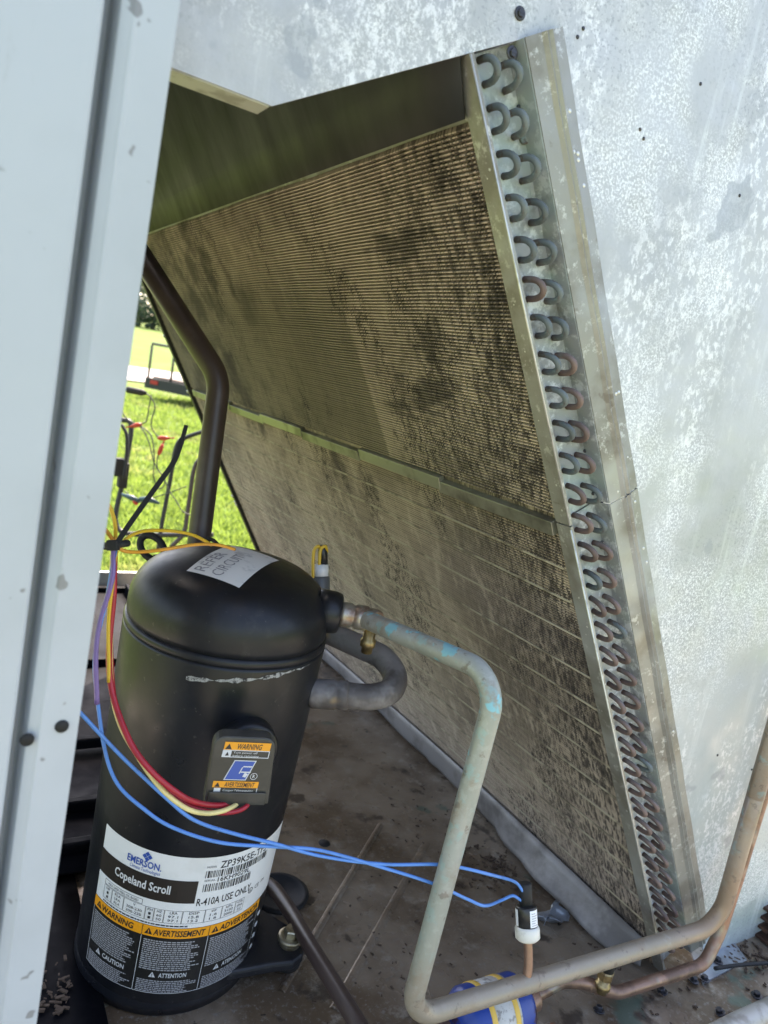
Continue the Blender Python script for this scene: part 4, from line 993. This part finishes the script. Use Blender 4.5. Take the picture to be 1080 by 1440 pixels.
wr('yellow wire arching from the cable tie over the compressor cap', [(168, 772, .535), (178, 757, .54), (205, 747, .56), (240, 746, .59), (270, 752, .61), (297, 767, .63)], 'w_yellow', .0014)
wr('orange-yellow wire lying low across the top of the compressor', [(160, 755, .53), (168, 772, .535), (185, 776, .545), (225, 773, .575), (270, 767, .60), (305, 766, .62), (330, 772, .635)], 'w_orange', .0014)
wr('yellow wire dropping into the cable tie beside the painted post', [(145, 700, .52), (155, 715, .522), (161, 730, .525), (162, 750, .53), (165, 772, .533)], 'w_yellow', .0014)
wr('yellow wire coming out from behind the painted post to the tie', [(120, 725, .51), (145, 742, .52), (158, 760, .53), (168, 770, .535)], 'w_orange', .0014)
wr('thin yellow wire running down the left edge of the bundle', [(165, 775, .533), (160, 800, .53), (156, 840, .53), (152, 900, .531), (153, 960, .534)], 'w_yellow', .0013)
kt = onD(163, 766, .525)
t = thing('cable_tie', kt, 'black cable tie holding the wire bundle, its long tail pointing up', 'cable tie')
g = G(); c = kt; pts = [c+(ri*math.cos(a)*.0075+fw*math.sin(a)*.0075+up*(.001*math.cos(a))) for a in [k*2*math.pi/16 for k in range(16)]]
g.tube(pts, .0028, 8, closed=True); part('loop', g, 'rubber', t)
g = G(); g.box(kt-fw*.008+ri*.001, (.0085, .006, .0075), (ri, fw, up)); part('locking_head', g, 'rubber', t, bevel=.001)
tl = smooth([onD(163, 766, .515), onD(185, 733, .52), onD(220, 684, .53), onD(243, 652, .535), onD(253, 628, .537), onD(262, 598, .54)], 5); g = G()
for i in range(len(tl)-1):
    a, b = tl[i], tl[i+1]; dv = (b-a).normalized(); x = dv.cross(fw).normalized(); wd = .0018 if i < len(tl)-4 else .0014
    g.box((a+b)/2, (wd*2, .0012, (b-a).length*1.08), (x, fw, dv))
part('tail', g, 'rubber', t)

# ================================================================== THINGS ON THE PAN
t = thing('plastic_tray', Vector((.10, 1.1, 0)), 'black wet plastic tray with raised ribs lying behind the compressor', 'tray')
g = G(); x0, x1, y0, y1 = -.14, .40, .755, 1.72
def trayf(u, v): return Vector((x0+(x1-x0)*u, y0+(y1-y0)*v, .012+.004*math.sin(u*6+v*3)+.002*math.sin(v*17)))
g.grid(trayf, 16, 24); o = part('floor_sheet', g, 'black_plastic', t, recalc=False); sm = o.modifiers.new('s', 'SOLIDIFY'); sm.thickness = .003
g = G()
g.grid(lambda u, v: Vector((-.14+.30*u, .40+.36*v, .008+.003*math.sin(u*7+v*4))), 10, 10); o = part('front_flap', g, 'black_plastic', t, recalc=False); sm = o.modifiers.new('s', 'SOLIDIFY'); sm.thickness = .003
for y in (.79, .87, 1.02, 1.30, 1.70):
    g = G(); g.box(((x0+x1)/2, y, .018), (x1-x0, .014, .016)); part('rib', g, 'black_plastic', t, bevel=.003)
g = G(); g.box((x1-.004, 1.245, .022), (.008, .90, .026)); part('side_rim', g, 'black_plastic', t, bevel=.002)
t = thing('mounting_plate', onZ(1000, 1345), 'small bluish galvanised plate screwed to the pan by the coil foot', 'plate')
q = [onZ(962, 1318), onZ(1012, 1298), onZ(1050, 1352), onZ(988, 1385)]
g = G(); g.prism([p+Vector((0, 0, .0005)) for p in q], (0, 0, .0018)); part('plate_sheet', g, 'plate_blue', t)
for (x, y) in ((990, 1377), (1009, 1352), (975, 1379)):
    part('hex_screw', screw_g(onZ(x, y, .0024), (.1, .05, 1), .0042, 1.0, False), 'screw', t)
def lone(px, py, label):
    p = onZ(px, py, .0006); o = part('hex_screw', screw_g(p, (random.uniform(-.3, .3), random.uniform(-.3, .3), 1), .0040, 1.1, False), 'screw', None, at=p); tag(o, label, 'screw', 'screws standing in the pan')
lone(842, 1421, 'dark hex screw on the pan below the brass valve'); lone(931, 1395, 'dark hex screw just below the copper line, nearest the coil foot')
lone(1012, 1424, 'dark hex screw next to the pale front rail'); lone(1064, 1400, 'rusty hex screw near the right border of the pan')
g = G(); pp = [onZ(1005, 1362, .008), onZ(1040, 1357, .010), onZ(1090, 1353, .010), onZ(1150, 1345, .01)]; g.tube(smooth(pp), .0022, 8); o = part('cable', g, 'rubber', None, at=pp[0]); tag(o, 'thin black cable leaving the bluish plate to the right', 'cable')

# rusty drain grille at the foot of the wall
c = onZ(1068, 1285, .02); t = thing('rusty_bracket', Vector((c.x, c.y, 0)), 'rusty brown louvred bracket at the foot of the galvanised wall', 'bracket')
for i in range(4):
    cc = c+Vector((.035, -.022, -.012+.013*i)); g = G(); g.box(cc, (.11, .045, .004), (Vector((.95, -.2, .1)).normalized(), Vector((.2, .95, -.15)).normalized(), Vector((0, .15, 1)).normalized())); part('louvre', g, 'rust', t, bevel=.001)
g = G(); g.tube(smooth([c+Vector((-.018, -.05, -.012)), c+Vector((.0, -.06, -.006)), c+Vector((.03, -.065, -.010)), c+Vector((.08, -.07, -.012))]), .0035, 10); part('bright_edge_strip', g, 'steel_fit', t)
g = G(); g.box(c+Vector((.04, .0, .02)), (.10, .008, .075)); part('back_plate', g, 'rust', t)

# torn foil scrap and loose debris on the floor
t0 = onZ(775, 1292, .004); g = G()
g.grid(lambda u, v: t0+Vector((-.022+.044*u+.006*math.sin(v*7), -.010+.022*v+.004*math.sin(u*9), .004+.006*math.sin(u*5+v*4))), 8, 6); o = part('metal_scrap', g, 'plate_blue', None, at=t0, recalc=False); tag(o, 'crumpled grey metal scrap on the floor beside the pressure switch', 'scrap')
sm = o.modifiers.new('s', 'SOLIDIFY'); sm.thickness = .001
g = G()
def crumb(x, y, n_c, spread, sz):
    c = onZ(x, y)
    for _ in range(n_c):
        p = c+Vector((random.gauss(0, spread), random.gauss(0, spread), .001)); p.z += .011*(p.x < .135); s_ = sz*random.uniform(.4, 1.2); a = random.random()*6.28
        ax_ = (Vector((math.cos(a), math.sin(a), random.uniform(-.3, .3))).normalized(),); x_ = ax_[0]; z_ = Vector((0, 0, 1)); y_ = z_.cross(x_).normalized(); z_ = x_.cross(y_)
        g.box(p+Vector((0, 0, s_*.2)), (s_*2.2, s_*.8, s_*.5), (x_, y_, z_))
crumb(690, 1215, 60, .018, .003); crumb(700, 1240, 40, .02, .0025); crumb(530, 1320, 30, .06, .0018); crumb(560, 1360, 30, .05, .0018); crumb(1030, 1330, 60, .022, .003); crumb(1060, 1350, 40, .02, .003)
crumb(105, 1395, 70, .022, .0026); crumb(85, 1410, 40, .016, .003); crumb(600, 1150, 40, .05, .002); crumb(870, 1330, 40, .02, .002); crumb(940, 1420, 25, .03, .002); crumb(860, 1300, 25, .02, .002)
o = part('debris', g, 'debris', kind='stuff', recalc=False); tag(o, 'dark crumbs of dirt and dead leaf scattered on the pan', 'debris')
